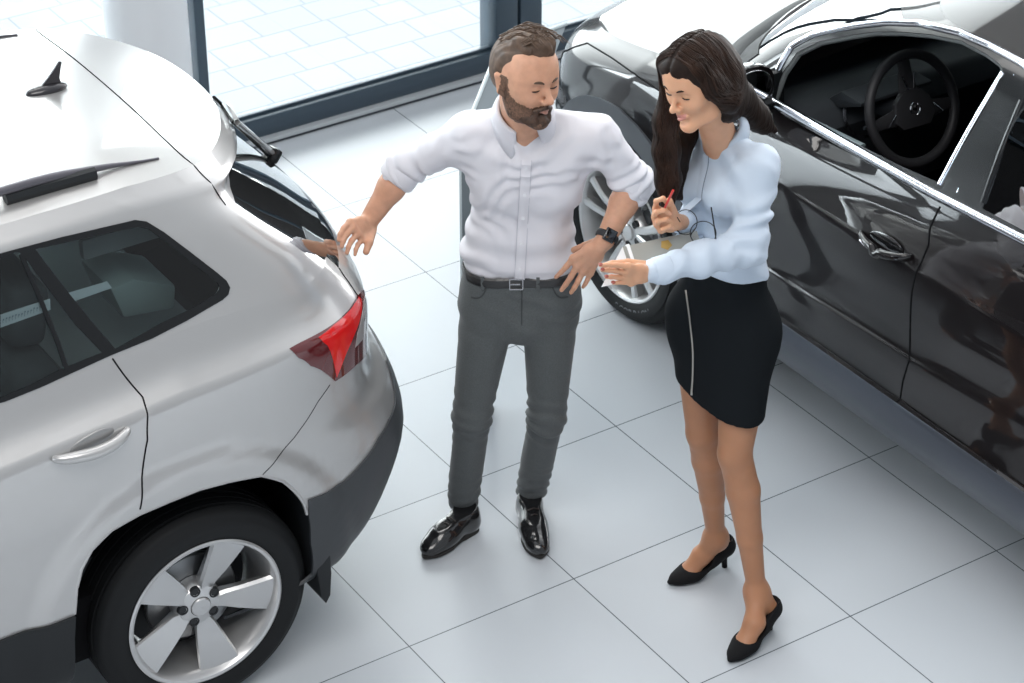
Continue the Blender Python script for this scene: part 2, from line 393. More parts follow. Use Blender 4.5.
DRK_LOW = [row(.24, .78, .60, 3.22, fb=.20), row(.30, .84, .74, 3.30, fb=.20), row(.36, .874, .84, 3.36, fb=.20), row(.42, .888, .87, 3.40, fb=.20), row([(0, .475), (3, .47)], .886, .885, 3.42, fb=.20),
           row(.485, .872, .88, 3.43, fb=.20), row([(.6, .66), (1.1, .635), (2, .60)], .872, .87, 3.44, fb=.20), row([(.6, .72), (1.1, .67), (2, .64)], .862, .87, 3.44, fb=.20), row([(.6, .82), (2.6, .82), (3.3, .66)], .866, .86, 3.43, fb=.20),
           row([(.6, .925), (2, .92), (2.6, .90), (3.3, .74)], .858, .84, 3.42, fb=.20), row([(.6, .975), (2.6, .95), (3.3, .80)], .838, .83, 3.41, fb=.20), row([(.8, 1.07), (1.2, 1.05), (2.2, 1.03), (2.6, .985), (3.3, .845)], .806, .80, 3.39, fb=.20, fw=.985), row([(.6, 1.155), (1.2, 1.115), (2.0, 1.075), (2.6, 1.01), (3.3, .875)], .770, .72, 3.34, fb=.20, fw=.955)]
DRK_UP = [row([(.6, 1.155), (1.2, 1.115), (2.0, 1.09), (2.6, 1.05)], .770, .72, 2.52, bow=.15, fb=.2, ca=.985, cb=.86), row([(.6, 1.28), (2, 1.27)], .702, .60, 2.30, bow=.15, fb=.18, ca=.99, cb=.86), row([(-.6, 1.38), (2, 1.38)], .656, .5, 2.12, bow=.15, fb=.18, ca=.99, cb=.86),
          row([(-.6, 1.42), (0, 1.45), (2, 1.45)], .612, .43, 1.95, bow=.15, fb=.18, ca=.99, cb=.86), row([(-.6, 1.45), (0, 1.485), (1.2, 1.495), (2, 1.48)], .570, .47, 1.83, bow=.16, fb=.18, ca=.99, cb=.86), row([(-.6, 1.47), (0, 1.505), (1.2, 1.515), (2, 1.50)], .53, .44, 1.77, bow=.17, fb=.18, ca=.99, cb=.86)]
def car_nets(kind):
    if kind == 'sil': return Net(SIL_LOW, [8], rowf, _arch_bump([0.03, 2.50], .36, .018)), Net(SIL_UP, [4], rowf)
    return Net(DRK_LOW, [4, 5, 6, 9], rowf, _arch_bump([0.0, 2.62], .36, .012)), Net(DRK_UP, [3], rowf)

# ================================================================= car construction
def resample(poly, step, closed=True):
    out = []; n = len(poly)
    for i in range(n if closed else n-1):
        a = np.array(poly[i], float); b = np.array(poly[(i+1) % n], float)
        k = max(1, int(math.ceil(np.hypot((b-a)[0]*.45, (b-a)[1]*.12)/step)))
        for j in range(k): out.append(tuple(a+(b-a)*j/k))
    if not closed: out.append(tuple(poly[-1]))
    return out
def inpoly(p, poly):
    x, y = p[:, 0], p[:, 1]; c = np.zeros(len(x), bool); P = np.asarray(poly, float)
    xj, yj = P[-1]
    for xi, yi in P:
        if yi != yj:
            m = ((yi > y) != (yj > y)) & (x < (xj-xi)*(y-yi)/(yj-yi)+xi)
            c ^= m
        xj, yj = xi, yi
    return c
def smooth_poly(poly, n=3):
    return [tuple(p) for p in catmull(poly, n, closed=True)]
def net_regions(net, regs, ns=10, nv=3, extra=[]):
    """constrained triangulation of the (s,v) domain, split along the outlines of regs [(name, poly)], first match wins.
    returns {name: (P, N, tris)}"""
    sc = np.array([.45, .12])
    pts = []; edges = []
    gs = np.linspace(0, net.smax, net.smax*ns+1); gv = np.linspace(0, net.vmax, net.vmax*nv+1)
    cons = []
    border = [(0, 0), (net.smax, 0), (net.smax, net.vmax), (0, net.vmax)]
    cons.append(resample(border, .04, True))
    polys = [resample(p, .02, True) for _, p in regs]+[resample(p, .03, True) for p in extra]
    cons += [[(min(max(a, 0), net.smax), min(max(b, 0), net.vmax)) for a, b in p] for p in polys]
    near = np.array([q for p in cons[1:] for q in p]) if len(cons) > 1 else np.zeros((0, 2))
    G = np.array([(a, b) for a in gs[1:-1] for b in gv[1:-1]])
    if len(near):
        keep = np.ones(len(G), bool); nn = near*sc
        for i in range(0, len(G), 500):
            d = np.sqrt((((G[i:i+500]*sc)[:, None]-nn[None])**2).sum(2)).min(1); keep[i:i+500] = d > .006
        G = G[keep]
    vs = [Vector(q) for q in (G*sc)]
    for c in cons:
        b = len(vs); n = len(c); vs += [Vector((q[0]*sc[0], q[1]*sc[1])) for q in c]; edges += [(b+i, b+(i+1) % n) for i in range(n)]
    ov, oe, of, *_ = delaunay_2d_cdt(vs, edges, [], 0, 1e-5)
    U = np.array([(v.x/sc[0], v.y/sc[1]) for v in ov]); F = np.array([f for f in of if len(f) == 3])
    U[:, 0] = np.clip(U[:, 0], 0, net.smax); U[:, 1] = np.clip(U[:, 1], 0, net.vmax)
    P = net.P(U[:, 0], U[:, 1]); N = net.N(U[:, 0], U[:, 1])
    cen = U[F].mean(1); tag_ = np.full(len(F), -1)
    for k, (nm, p) in reversed(list(enumerate(regs))): tag_[inpoly(cen, p)] = k
    out = {}
    for k in sorted(set(tag_)):
        f = F[tag_ == k]; nm = 'rest' if k < 0 else regs[k][0]
        ids, inv = np.unique(f, return_inverse=True); inv = inv.reshape(f.shape)
        a = out.setdefault(nm, [np.zeros((0, 3)), np.zeros((0, 3)), np.zeros((0, 3), int)])
        b = len(a[0]); a[0] = np.vstack([a[0], P[ids]]); a[1] = np.vstack([a[1], N[ids]]); a[2] = np.vstack([a[2], inv+b])
    # drop duplicate/degenerate
    return out
def orient(d):
    P, N, F = d
    # make normals outward (away from the car's axis) and winding agree
    cen = np.array([0, 0, .8]); c = P.copy(); c[:, 0] -= np.clip(P[:, 0], .2, 1.9); c[:, 2] -= .6
    flip = (N*c).sum(1) < 0; N = N.copy(); N[flip] *= -1
    fn = np.cross(P[F[:, 1]]-P[F[:, 0]], P[F[:, 2]]-P[F[:, 0]]); w = (fn*N[F].sum(1)).sum(1) < 0
    F = F.copy(); F[w] = F[w][:, ::-1]
    ar = np.linalg.norm(fn, axis=1) > 1e-10
    return P, N, F[ar]
def mirror(d):
    P, N, F = d; return P*[1, -1, 1], N*[1, -1, 1], F[:, ::-1]
def join(*ds):
    P = []; N = []; F = []; b = 0
    for p, n, f in ds: P.append(p); N.append(n); F.append(f+b); b += len(p)
    return np.vstack(P), np.vstack(N), np.vstack(F)
def offset(d, t): return d[0]+d[1]*t, d[1], d[2]
def surf(name, d, m, parent, label=None):
    P, N, F = d
    me = bpy.data.meshes.new(name); me.from_pydata(P.tolist(), [], F.tolist()); me.update()
    o = link(name, me, m, parent, True, label)
    try: me.normals_split_custom_set_from_vertices([tuple(n) for n in N])
    except Exception as e: print('normals', e)
    return o
def thick(name, d, t, m, parent, label=None):
    """a surface with a real thickness t (outwards) and side walls"""
    P, N, F = d; n = len(P); V = np.vstack([P+N*t, P-N*.002]); Fc = [tuple(f) for f in F]+[tuple(f[::-1]+n) for f in F]
    es = {}
    for f in F:
        for i in range(3):
            a, b = int(f[i]), int(f[(i+1) % 3]); es[(a, b)] = 1
    for (a, b) in es:
        if (b, a) not in es: Fc.append((b, a, a+n)); Fc.append((b, a+n, b+n))
    o = mesh(name, V, Fc, m, parent, True, label); o.data.set_sharp_from_angle(angle=math.radians(45)); return o
def side_to_sv(net, xz, smin=3.0, smax=12.5): return [tuple(q) for q in net.invert(xz, [0, 2], smin, smax)]
def roof_patch(net, rail_y, crown=.035, nx=40, ny=25, v=None):
    """closes the ring's top edge with a crowned surface"""
    s = np.linspace(0, net.smax, 90); E = net.P(s, np.full_like(s, net.vmax)); E2 = net.P(s, np.full_like(s, net.vmax-.02)); 
    V = []; F = []; K = 14
    xs = E[:, 0]
    # rings shrink from the edge to the centreline
    cx = np.clip(E[:, 0], E[:, 0].min()+.42, E[:, 0].max()-.42)
    for k in range(K+1):
        t = k/K; X = E[:, 0]*(1-t)+cx*t; Y = E[:, 1]*(1-t); h = 1-(1-t)**2
        slope = .34
        Z = E[:, 2]+crown*h
        Zc = np.interp(cx, [cx.min(), cx.max()], [0, 0])
        V.append(np.stack([X, Y, Z], 1))
    # flatten the centre: blend z to a smooth spine
    V = np.array(V)
    for k in range(K+1):
        t = smooth01(np.array(k/K))
        sp = np.interp(V[k, :, 0], *spine_of(E, crown)); V[k, :, 2] = V[k, :, 2]*(1-t)+sp*t
    n = len(s); Vf = V.reshape(-1, 3)
    for k in range(K):
        for i in range(n-1): F.append((k*n+i, k*n+i+1, (k+1)*n+i+1)); F.append((k*n+i, (k+1)*n+i+1, (k+1)*n+i))
    F = np.array(F)
    fn = np.cross(Vf[F[:, 1]]-Vf[F[:, 0]], Vf[F[:, 2]]-Vf[F[:, 0]])
    fl = fn[:, 2] < 0; F[fl] = F[fl][:, ::-1]; fn[fl] *= -1
    N = np.zeros_like(Vf)
    for j in range(3): np.add.at(N, F[:, j], fn)
    # the ring and its mirror meet on y=0
    mid = np.abs(Vf[:, 1]) < 1e-4; N[mid, 1] = 0
    N /= np.linalg.norm(N, axis=1, keepdims=True)+1e-9
    ar = np.linalg.norm(fn, axis=1) > 1e-9
    return Vf, N, F[ar]
def spine_of(E, crown):
    o = np.argsort(E[:, 0]); x = E[o, 0]; z = E[o, 2]+crown
    return x, z
def seamline(mb, net, sv, r=.0024, lift=0.0):
    q = np.array(resample(sv, .02, False)); P = net.P(q[:, 0], q[:, 1])
    mb.tube(P, r, 6); return mb
# ---------------------------------------------------------------- wheels
def wheel(kind, parent, x, y, side, R=.326, rim=.228, wid=.205, steer=0, spin=0):
    """side +1 left, -1 right; local: axis Y"""
    Mw = Matrix.Translation((x, y, R)) @ Matrix.Rotation(steer, 4, 'Z')
    if side < 0: Mw = Mw @ Matrix.Rotation(math.pi, 4, 'Z')
    rub = mat('tyre_rubber', (.011, .012, .013), .62, spec=.22)
    t = MB(); w = wid/2
    prof = [(rim-.008, -w+.02), (rim+.004, -w+.006), (rim+.045, -w-.004), (R-.03, -w+.002), (R-.008, -w+.018), (R-.001, -w+.035)]
    nt_ = 4
    for i in range(nt_):   # tread grooves
        a = -w+.04+(wid-.08)*i/nt_; b = a+(wid-.08)/nt_
        prof += [(R, a), (R, b-.009), (R-.007, b-.008), (R-.007, b-.001)]
    prof += [(R-.001, w-.035), (R-.008, w-.018), (R-.016, w-.010), (R-.019, w-.0085), (R-.03, w-.002), (rim+.06, w+.0035), (rim+.045, w+.004), (rim+.020, w+.001), (rim+.016, w-.0015), (rim+.004, w-.006), (rim-.008, w-.02), (rim-.012, 0)]
    t.lathe(prof, seg=96, close=True)
    o = t.build('tyre', rub, parent); o.matrix_local = Mw; T = o
    al = mat('alloy_silver', (.60, .60, .60), .30, .75, coat=.4, coat_rough=.1)
    dk = mat('wheel_inner_dark', (.03, .032, .035), .5, .4)
    rim_ = MB()
    rim_.lathe([(rim-.004, w-.016), (rim+.006, w-.008), (rim+.007, w-.002), (rim+.002, w+.001), (rim-.006, w-.002), (rim-.014, w-.016), (rim-.019, w-.045), (rim-.03, .02), (rim-.03, -w+.02), (rim-.012, -w+.01), (rim-.004, -w+.012)], seg=96)
    o = rim_.build('rim', al, T)
    brk = MB(); brk.lathe([(.001, -.012), (.135, -.012), (.138, -.008), (.138, .006), (.135, .010), (.07, .010), (.07, .03), (.001, .03)], seg=64)
    o = brk.build('brake_disc', mat('brake_steel', (.30, .31, .32), .35, .9), T)
    cal = MB(); cal.box((-.085, .012, .095), (.075, .06, .055), M=Matrix.Rotation(.75, 4, 'Y'), bevel=.01); o = cal.build('brake_caliper', dk, T)
    cal = MB(); cal.lathe([(.001, -.05), (.19, -.05), (.19, -.045), (.001, -.04)], seg=48); cal.build('dust_shield', dk, T)
    sp = MB()
    n = 5
    if kind == 'sil':
        for i in range(n):
            M = Matrix.Rotation(-(spin+2*math.pi*i/n), 4, 'Y')
            # broad twisted spoke: sections along radius: (r, half width toward a, toward b, y face)
            secs = [(.045, -.018, .020, w-.044), (.075, -.028, .032, w-.036), (.12, -.036, .046, w-.026), (.165, -.044, .058, w-.018), (.205, -.051, .068, w-.012), (rim-.006, -.056, .074, w-.010)]
            top = []; bot = []
            for (r, a, b, y) in secs:
                top.append([Vector((r, y-.010, a)), Vector((r, y, a+.006)), Vector((r, y-.001-(.012 if r > .06 else 0), b-.003)), Vector((r, y-.020, b))])
                bot.append([Vector((r, y-.045, a*.6)), Vector((r, y-.050, b*.6))])
            vs = []
            for t_, b_ in zip(top, bot): vs.append([sp.bm.verts.new(M @ q) for q in t_+[b_[1], b_[0]]])
            for k in range(len(vs)-1):
                for j in range(6): sp.bm.faces.new((vs[k][j], vs[k][(j+1) % 6], vs[k+1][(j+1) % 6], vs[k+1][j]))
            sp.bm.faces.new(vs[0]); sp.bm.faces.new(list(reversed(vs[-1])))
    else:
        for i in range(n):
            for s_ in (-1, 1):   # five double spokes
                M = Matrix.Rotation(-(spin+2*math.pi*i/n), 4, 'Y')
                secs = [(.05, .012, .012, w-.035), (.11, .024, .014, w-.022), (.17, .040, .016, w-.012), (rim-.006, .060, .020, w-.010)]
                vs = []
                for (r, c_, h, y) in secs:
                    q = [Vector((r, y-.006, s_*c_-h)), Vector((r, y, s_*c_-h*.6)), Vector((r, y, s_*c_+h*.6)), Vector((r, y-.006, s_*c_+h)), Vector((r, y-.04, s_*c_+h*.5)), Vector((r, y-.04, s_*c_-h*.5))]
                    vs.append([sp.bm.verts.new(M @ p) for p in q])
                for k in range(len(vs)-1):
                    for j in range(6): sp.bm.faces.new((vs[k][j], vs[k][(j+1) % 6], vs[k+1][(j+1) % 6], vs[k+1][j]))
                sp.bm.faces.new(vs[0]); sp.bm.faces.new(list(reversed(vs[-1])))
    o = sp.build('spokes', al, T)
    hb = MB(); hb.lathe([(.001, w-.030), (.026, w-.031), (.029, w-.034), (.030, w-.06)], seg=40); hb.lathe([(.031, w-.075), (.031, w-.038), (.060, w-.044), (.072, w-.06), (.072, w-.09)], seg=40)
    o = hb.build('hub_cap', al, T)
    for i in range(n):
        a = spin+2*math.pi*(i+.5)/n; q = Vector((math.cos(a)*.052, 0, math.sin(a)*.052))
        nu = MB(); nu.cyl(q+Vector((0, w-.052, 0)), q+Vector((0, w-.040, 0)), .010, seg=6)
        nu.lathe([(.0105, w-.052), (.0105, w-.0385), (.0145, w-.0385), (.0165, w-.05)], Matrix.Translation(q), seg=20); nu.build('wheel_nut', dk, T)
    return T
def surf_pt(net, s, v, lift=0):
    p = net.P(np.array([s]), np.array([v]))[0]; n = net.N(np.array([s]), np.array([v]))[0]
    c = p-np.array([np.clip(p[0], .2, 1.9), 0, .6])
    if (n*c).sum() < 0: n = -n
    return p+n*lift, n
def well(parent, x, W, R=.40):
    mb = MB(); pr_ = []
    for a in np.linspace(-.35, math.pi+.35, 28): pr_.append((x+R*math.cos(a), .345+R*math.sin(a)))
    v = [[mb.bm.verts.new((px, y, pz)) for px, pz in pr_] for y in (W*.95, W-.40)]
    for i in range(len(pr_)-1): mb.bm.faces.new((v[0][i], v[0][i+1], v[1][i+1], v[1][i]))
    mb.bm.faces.new(v[1])
    return mb

# ================================================================= silver car, rear quarter towards the camera
OL = Vector((-1.2968, 5.9983, 0)); ML = frame(OL, TB, Vector((.55008, -.83511, 0)))
P_sil = mat('silver_paint', (.47, .466, .462), .30, .55, coat=1.0, coat_rough=.03)
P_blk = mat('black_cladding', (.014, .016, .018), .5, spec=.3); P_bmp = mat('bumper_grey', (.040, .044, .049), .42, spec=.4)
P_gls = mat('gloss_black_trim', (.008, .009, .010), .22, coat=.15, spec=.3)
P_gap = mat('panel_gap_black', (.006, .006, .007), .8, spec=.1)
P_glass = glass_mat('car_glass', (.60, .70, .71), .01, fres=1.5)
P_red = mat('red_lens', (.55, .012, .012), .08, coat=1, emit=((.6, .01, .01), .12))
P_dred = mat('dark_red_lens', (.10, .010, .012), .08, coat=1)
P_clear = mat('clear_lens', (.50, .47, .47), .08, .3, coat=1)
P_chrome = mat('chrome', (.85, .86, .88), .08, 1)
P_int = mat('interior_dark', (.055, .06, .065), .8)
P_int2 = mat('interior_grey', (.28, .29, .29), .8)
P_seat = mat('seat_fabric', (.10, .105, .11), .9)
car = empty('car', 'silver-white car seen from its rear corner, touched by the bearded man', 'car', M=ML)
nl, nu_ = car_nets('sil')
SL = lambda L, **k: side_to_sv(nl, L, **k); SU = lambda L, **k: side_to_sv(nu_, L, **k)
arch_px = [(6.2565, 3.4818), (6.233, 3.9839), (6.1943, 4.3682), (6.1285, 4.701), (6.0067, 5.0234), (5.8378, 5.2246), (5.6499, 5.3173), (5.4501, 5.3695), (5.2564, 5.228), (5.0447, 5.0083), (4.9207, 4.6368), (4.843, 4.1642), (4.7666, 3.6904)]
arch = arch_px + SL([(-.318, .45), (-.325, .33)]) + [(arch_px[-1][0]-.1, 0.), (arch_px[0][0]+.05, 0.)] + SL([(.415, .33), (.405, .45)])
archF = SL([(2.50+.40*math.cos(a), .35+.43*math.sin(a)) for a in np.linspace(0, math.pi, 15)])
archF = archF+[(archF[-1][0], 0.), (archF[0][0], 0.)]
blk_px = [(4.7799, 4.0231), (4.392, 3.9683), (4.1281, 4.1893), (3.775, 4.4543), (3.416, 4.5824), (2.9952, 4.6199)]
tail_all = [(4.544, 8.183), (4.40, 8.23), (4.142, 8.265), (3.663, 8.31), (3.2, 8.27), (2.919, 8.17), (2.65, 7.95), (2.48, 7.3), (2.50, 6.7), (2.70, 6.45), (2.975, 6.38), (3.507, 6.505), (3.983, 6.515), (4.319, 7.015), (4.46, 7.55)]
tail_red = [(4.194, 8.131), (3.9, 8.25), (3.55, 8.27), (3.2, 8.22), (2.93, 8.12), (2.86, 7.85), (3.25, 7.45), (3.55, 7.1), (3.778, 6.834), (3.96, 6.56), (4.03, 7.0), (4.09, 7.5)]
tail_drk = [(4.52, 8.17), (4.40, 8.20), (4.21, 8.13), (4.11, 7.5), (4.05, 7.0), (3.99, 6.56), (4.30, 7.03), (4.44, 7.55)]
tail_clr = [(2.86, 7.6), (2.60, 7.3), (2.60, 6.85), (3.0, 6.75), (3.55, 6.80), (3.45, 7.05), (3.15, 7.4)]
vz = nl.vmax
# lower region outlines in (s,v)
seam_low = SL([(.161, 1.176), (.115, 1.067), (.131, .963), (.160, .86), (.182, .777)])
door_rear = seam_low + arch_px[5::-1] + SL([(.40, .45), (.42, .40)]) + SL([(1.02, .40), (1.03, .80), (1.06, 1.0), (1.08, 1.12)]) + [(SL([(1.08, 1.12)])[0][0], vz)] + [(seam_low[0][0], vz)]
door_front = SL([(1.02, .40), (1.03, .80), (1.06, 1.0), (1.08, 1.12)]) + [(SL([(1.08, 1.12)])[0][0], vz), (SL([(2.0, 1.02)])[0][0], vz)] + SL([(2.02, .9), (2.0, .62), (1.9, .40)])
sill = SL([(.395, .518), (.60, .514), (1.0, .50), (1.6, .48), (2.08, .47), (2.12, .36)]) + [(SL([(2.12, .36)])[0][0], 0.), (SL([(.43, .36)])[0][0], 0.)]
blk = blk_px + [(2.2, 4.95), (1.2, 4.75), (0., 4.7), (0., 0.), (5.2, 0.)] + [(arch_px[-1][0], arch_px[-1][1])]
plate_zone = [(0., 5.0), (1.25, 5.05), (1.25, 6.2), (0., 6.15)]
gate = [(0., 4.72), (1.2, 4.77), (2.05, 5.0), (2.70, 5.6), (2.93, 6.1), (2.95, 6.5), (2.86, 7.5), (2.90, 8.17), (2.90, 9.0), (2.86, 9.3), (2.86, vz), (0., vz)]
headl = SL([(2.62, .86), (2.75, .80), (2.95, .74), (3.05, .74)], smin=8, smax=16) ; headl = headl + [(13.8, headl[-1][1]), (13.8, headl[0][1]+1.0), (headl[0][0], headl[0][1]+.8)]
grille = [(14.1, 5.0), (16., 4.9), (16., 7.6), (14.2, 7.4)]
fblk = [(11.9, 0.), (16., 0.), (16., 3.6), (12.0, 3.4)]
rearglass_low = [(0., vz), (0., 9.25), (2.0, 9.3), (2.86, 9.3), (2.93, vz)]
low = net_regions(nl, [('rg', rearglass_low), ('hole', arch), ('hole', archF), ('tail_red', tail_red), ('tail_clr', tail_clr), ('tail_drk', tail_drk), ('tail_all', tail_all), ('blk', blk), ('sill', sill), ('fblk', fblk), ('headl', headl), ('grille', grille),
      ('door_rear', door_rear), ('door_front', door_front), ('gate', gate)], ns=20, nv=4)
# greenhouse outlines
qo = [(6.9761, 3.6177), (6.862, 3.6077), (6.75, 3.5977), (6.6418, 3.5876), (6.5383, 3.5776), (6.4402, 3.5676), (6.3475, 3.5576), (6.2603, 3.5476), (6.1783, 3.5376), (6.1011, 3.5276), (6.0284, 3.5176), (5.9597, 3.5077), (5.8925, 3.4874), (5.8284, 3.4671), (5.7669, 3.4469), (5.7073, 3.4266), (5.6494, 3.4063), (5.5928, 3.386), (5.5372, 3.3656), (5.4824, 3.3452), (5.4281, 3.3247), (5.3741, 3.3041), (5.3201, 3.2834), (5.266, 3.2625), (5.2105, 3.2456), (5.1759, 3.1451), (5.1384, 3.0541), (5.1252, 2.9078), (5.1067, 2.7699), (5.0851, 2.6383), (5.062, 2.5119), (5.0432, 2.3776), (5.0252, 2.2499), (5.0091, 2.129), (4.9953, 2.0148), (4.984, 1.9095), (4.9747, 1.8136), (4.9671, 1.7196), (4.96, 1.6291), (4.9532, 1.5405), (4.9463, 1.4521), (4.9388, 1.3626), (4.9305, 1.2705), (4.9255, 1.1979), (4.9193, 1.1214), (4.9113, 1.0392), (4.9152, 0.94), (4.9154, 0.8311), (4.9347, 0.7412), (4.9512, 0.6448), (4.9821, 0.5914), (5.0116, 0.5355), (5.0562, 0.4946), (5.0992, 0.4516), (5.1407, 0.4066), (5.1812, 0.3597), (5.2208, 0.3226), (5.2596, 0.2887), (5.2978, 0.2554), (5.3354, 0.2352), (5.3725, 0.2153), (5.4092, 0.1957), (5.4457, 0.1765), (5.482, 0.1577), (5.5181, 0.1392), (5.5541, 0.1211), (5.5915, 0.1196), (5.6289, 0.118), (5.6662, 0.1163), (5.7035, 0.1146), (5.7409, 0.1128), (5.7785, 0.1111), (5.8163, 0.1093), (5.8543, 0.1074), (5.8905, 0.0989), (5.9271, 0.0906), (5.964, 0.0824), (6.0014, 0.0743), (6.0393, 0.0665), (6.0776, 0.0587), (6.1165, 0.0511), (6.1558, 0.0436), (6.1956, 0.0363), (6.2359, 0.0291), (6.2768, 0.0212), (6.3182, 0.0134), (6.36, 0.0058), (6.4021, 0), (6.4446, 0), (6.4874, 0), (6.5305, 0), (6.5738, 0), (6.6175, 0), (6.6615, 0), (6.7057, 0), (6.7502, 0)]
qi = [(6.3306, 3.2831), (6.2488, 3.2643), (6.172, 3.2458), (6.1, 3.2276), (6.0322, 3.2096), (5.9683, 3.1919), (5.9076, 3.1744), (5.8495, 3.157), (5.7935, 3.1399), (5.739, 3.1228), (5.6859, 3.1059), (5.6359, 3.0856), (5.5868, 3.0656), (5.5382, 3.0457), (5.4899, 3.026), (5.4419, 3.0065), (5.3939, 2.9871), (5.3458, 2.9675), (5.2973, 2.9478), (5.2484, 2.928), (5.2152, 2.8426), (5.1797, 2.7645), (5.1621, 2.6262), (5.143, 2.4945), (5.1238, 2.3686), (5.1054, 2.2483), (5.0899, 2.1232), (5.077, 2.0048), (5.0666, 1.8961), (5.0581, 1.7969), (5.0505, 1.7033), (5.0435, 1.6129), (5.0367, 1.5239), (5.0297, 1.4348), (5.0212, 1.3571), (5.012, 1.2772), (5.002, 1.1939), (4.9906, 1.1051), (4.9922, 1.0334), (4.9919, 0.9552), (5.0195, 0.8822), (5.0445, 0.8036), (5.0835, 0.772), (5.121, 0.7389), (5.1573, 0.7041), (5.1926, 0.6681), (5.2268, 0.6351), (5.2656, 0.6173), (5.3037, 0.5994), (5.3413, 0.5815), (5.3783, 0.5636), (5.4149, 0.5458), (5.4512, 0.528), (5.4872, 0.5103), (5.5234, 0.4796), (5.5594, 0.4491), (5.5953, 0.419), (5.6312, 0.3892), (5.667, 0.3598), (5.703, 0.3309), (5.739, 0.3026), (5.7752, 0.2747), (5.8116, 0.2475), (5.8339, 0.4291), (5.8556, 0.6036), (5.8763, 0.7647), (5.8958, 0.9102), (5.9143, 1.0405), (5.9322, 1.1561), (5.9502, 1.2623), (5.9662, 1.359), (5.9827, 1.453), (6.0001, 1.5461), (6.0183, 1.6397), (6.0377, 1.7355), (6.0584, 1.8355), (6.0806, 1.9428), (6.1048, 2.0615), (6.131, 2.1969), (6.1595, 2.3415), (6.1902, 2.4968), (6.2229, 2.6644), (6.2575, 2.846), (6.2938, 3.0441)]
gi = [(6.9737, 3.3564), (6.8844, 3.3711), (6.7958, 3.386), (6.7087, 3.401), (6.6239, 3.4162), (6.5497, 3.2343), (6.5011, 3.0245), (6.455, 2.8457), (6.412, 2.6802), (6.372, 2.5264), (6.3348, 2.3831), (6.3004, 2.249), (6.2684, 2.123), (6.2387, 2.0004), (6.2112, 1.888), (6.1858, 1.7851), (6.1621, 1.6878), (6.1399, 1.5936), (6.119, 1.5008), (6.0992, 1.4079), (6.0803, 1.3133), (6.0622, 1.2152), (6.0397, 1.1163), (6.0178, 1.0083), (5.9958, 0.8879), (5.9735, 0.7555), (5.9507, 0.6109), (5.9275, 0.4556), (5.9041, 0.2936), (5.9428, 0.2906), (5.9819, 0.2876), (6.0217, 0.2848), (6.0622, 0.282), (6.1033, 0.2792), (6.1451, 0.2766), (6.1875, 0.274), (6.2306, 0.2714), (6.2725, 0.2537), (6.3148, 0.2364), (6.3576, 0.2194), (6.4007, 0.2027), (6.4443, 0.1863), (6.4881, 0.1702), (6.5323, 0.1651), (6.5768, 0.1601), (6.6217, 0.1552), (6.6668, 0.1503), (6.7122, 0.1455), (6.7577, 0.1408), (6.7646, 0.2859), (6.7718, 0.4317), (6.7793, 0.5749), (6.7868, 0.7128), (6.7941, 0.8436), (6.8012, 0.9666), (6.8081, 1.0805), (6.8148, 1.1853), (6.8216, 1.2846), (6.8285, 1.3806), (6.8357, 1.4752), (6.8431, 1.5697), (6.8509, 1.6658), (6.8592, 1.765), (6.868, 1.8697), (6.8776, 1.9838), (6.8882, 2.1097), (6.8998, 2.2445), (6.9124, 2.3894), (6.9259, 2.5458), (6.94, 2.7154), (6.9538, 2.8997), (6.9659, 3.1035)]
win_outer = qo[:0:-1]
f_top = SU([(.55, 1.485), (1.0, 1.49), (1.35, 1.475), (1.62, 1.38), (1.95, 1.20), (2.08, 1.06)]); f_bot = SU([(2.05, 1.05), (1.6, 1.085), (1.0, 1.12), (.55, 1.15)])
outer = qo[:0:-1]; outer = [qo[i] for i in range(len(qo)-1, 0, -1)]
trimring = [q for q in qo[1:-1]] + [(f_bot[3][0], f_bot[3][1]), f_bot[2], f_bot[1], f_bot[0], f_top[5], f_top[4], f_top[3], f_top[2], f_top[1], f_top[0]]
glr = gi[1:-1] + SU([(.60, 1.155), (.96, 1.135), (.97, 1.465), (.60, 1.468)])
glf = SU([(1.06, 1.465), (1.32, 1.45), (1.58, 1.37), (1.88, 1.21), (1.98, 1.095), (1.6, 1.105), (1.06, 1.13)])
rglass = [(2.0491, 2.3893), (2.6689, 2.391), (3.2428, 1.6798), (3.2634, 0.8499), (3.1668, 0), (2.896, 0)]
rearglass = [(0., 0.), (2.93, 0.)]+[(3.2321, 0.084), (3.4943, 0.8015), (3.6352, 1.6346), (3.6758, 2.3232)]+[(3.0, 2.75), (0., 2.85)]
wscreen = [(16., .15), (14., .15), (12.7, .2), (12.55, 1.2), (12.5, 2.4), (12.6, 3.4), (16., 3.5)]
seam_up = [(SU([(.161, 1.178)])[0])]
up = net_regions(nu_, [('qglass', qi), ('rglassd', glr), ('fglass', glf), ('trim', trimring), ('rearglass', rearglass), ('wscreen', wscreen)])
D = {k: orient(v) for k, v in low.items()}; DU = {k: orient(v) for k, v in up.items()}
both = lambda d: join(d, mirror(d))
roof = roof_patch(nu_, .46, crown=.045)
body = join(D['rest'], DU['rest'], roof)
surf('body', both(body), P_sil, car)
hood_E = nl.P(np.linspace(9.6, nl.smax, 60), np.full(60, nl.vmax))
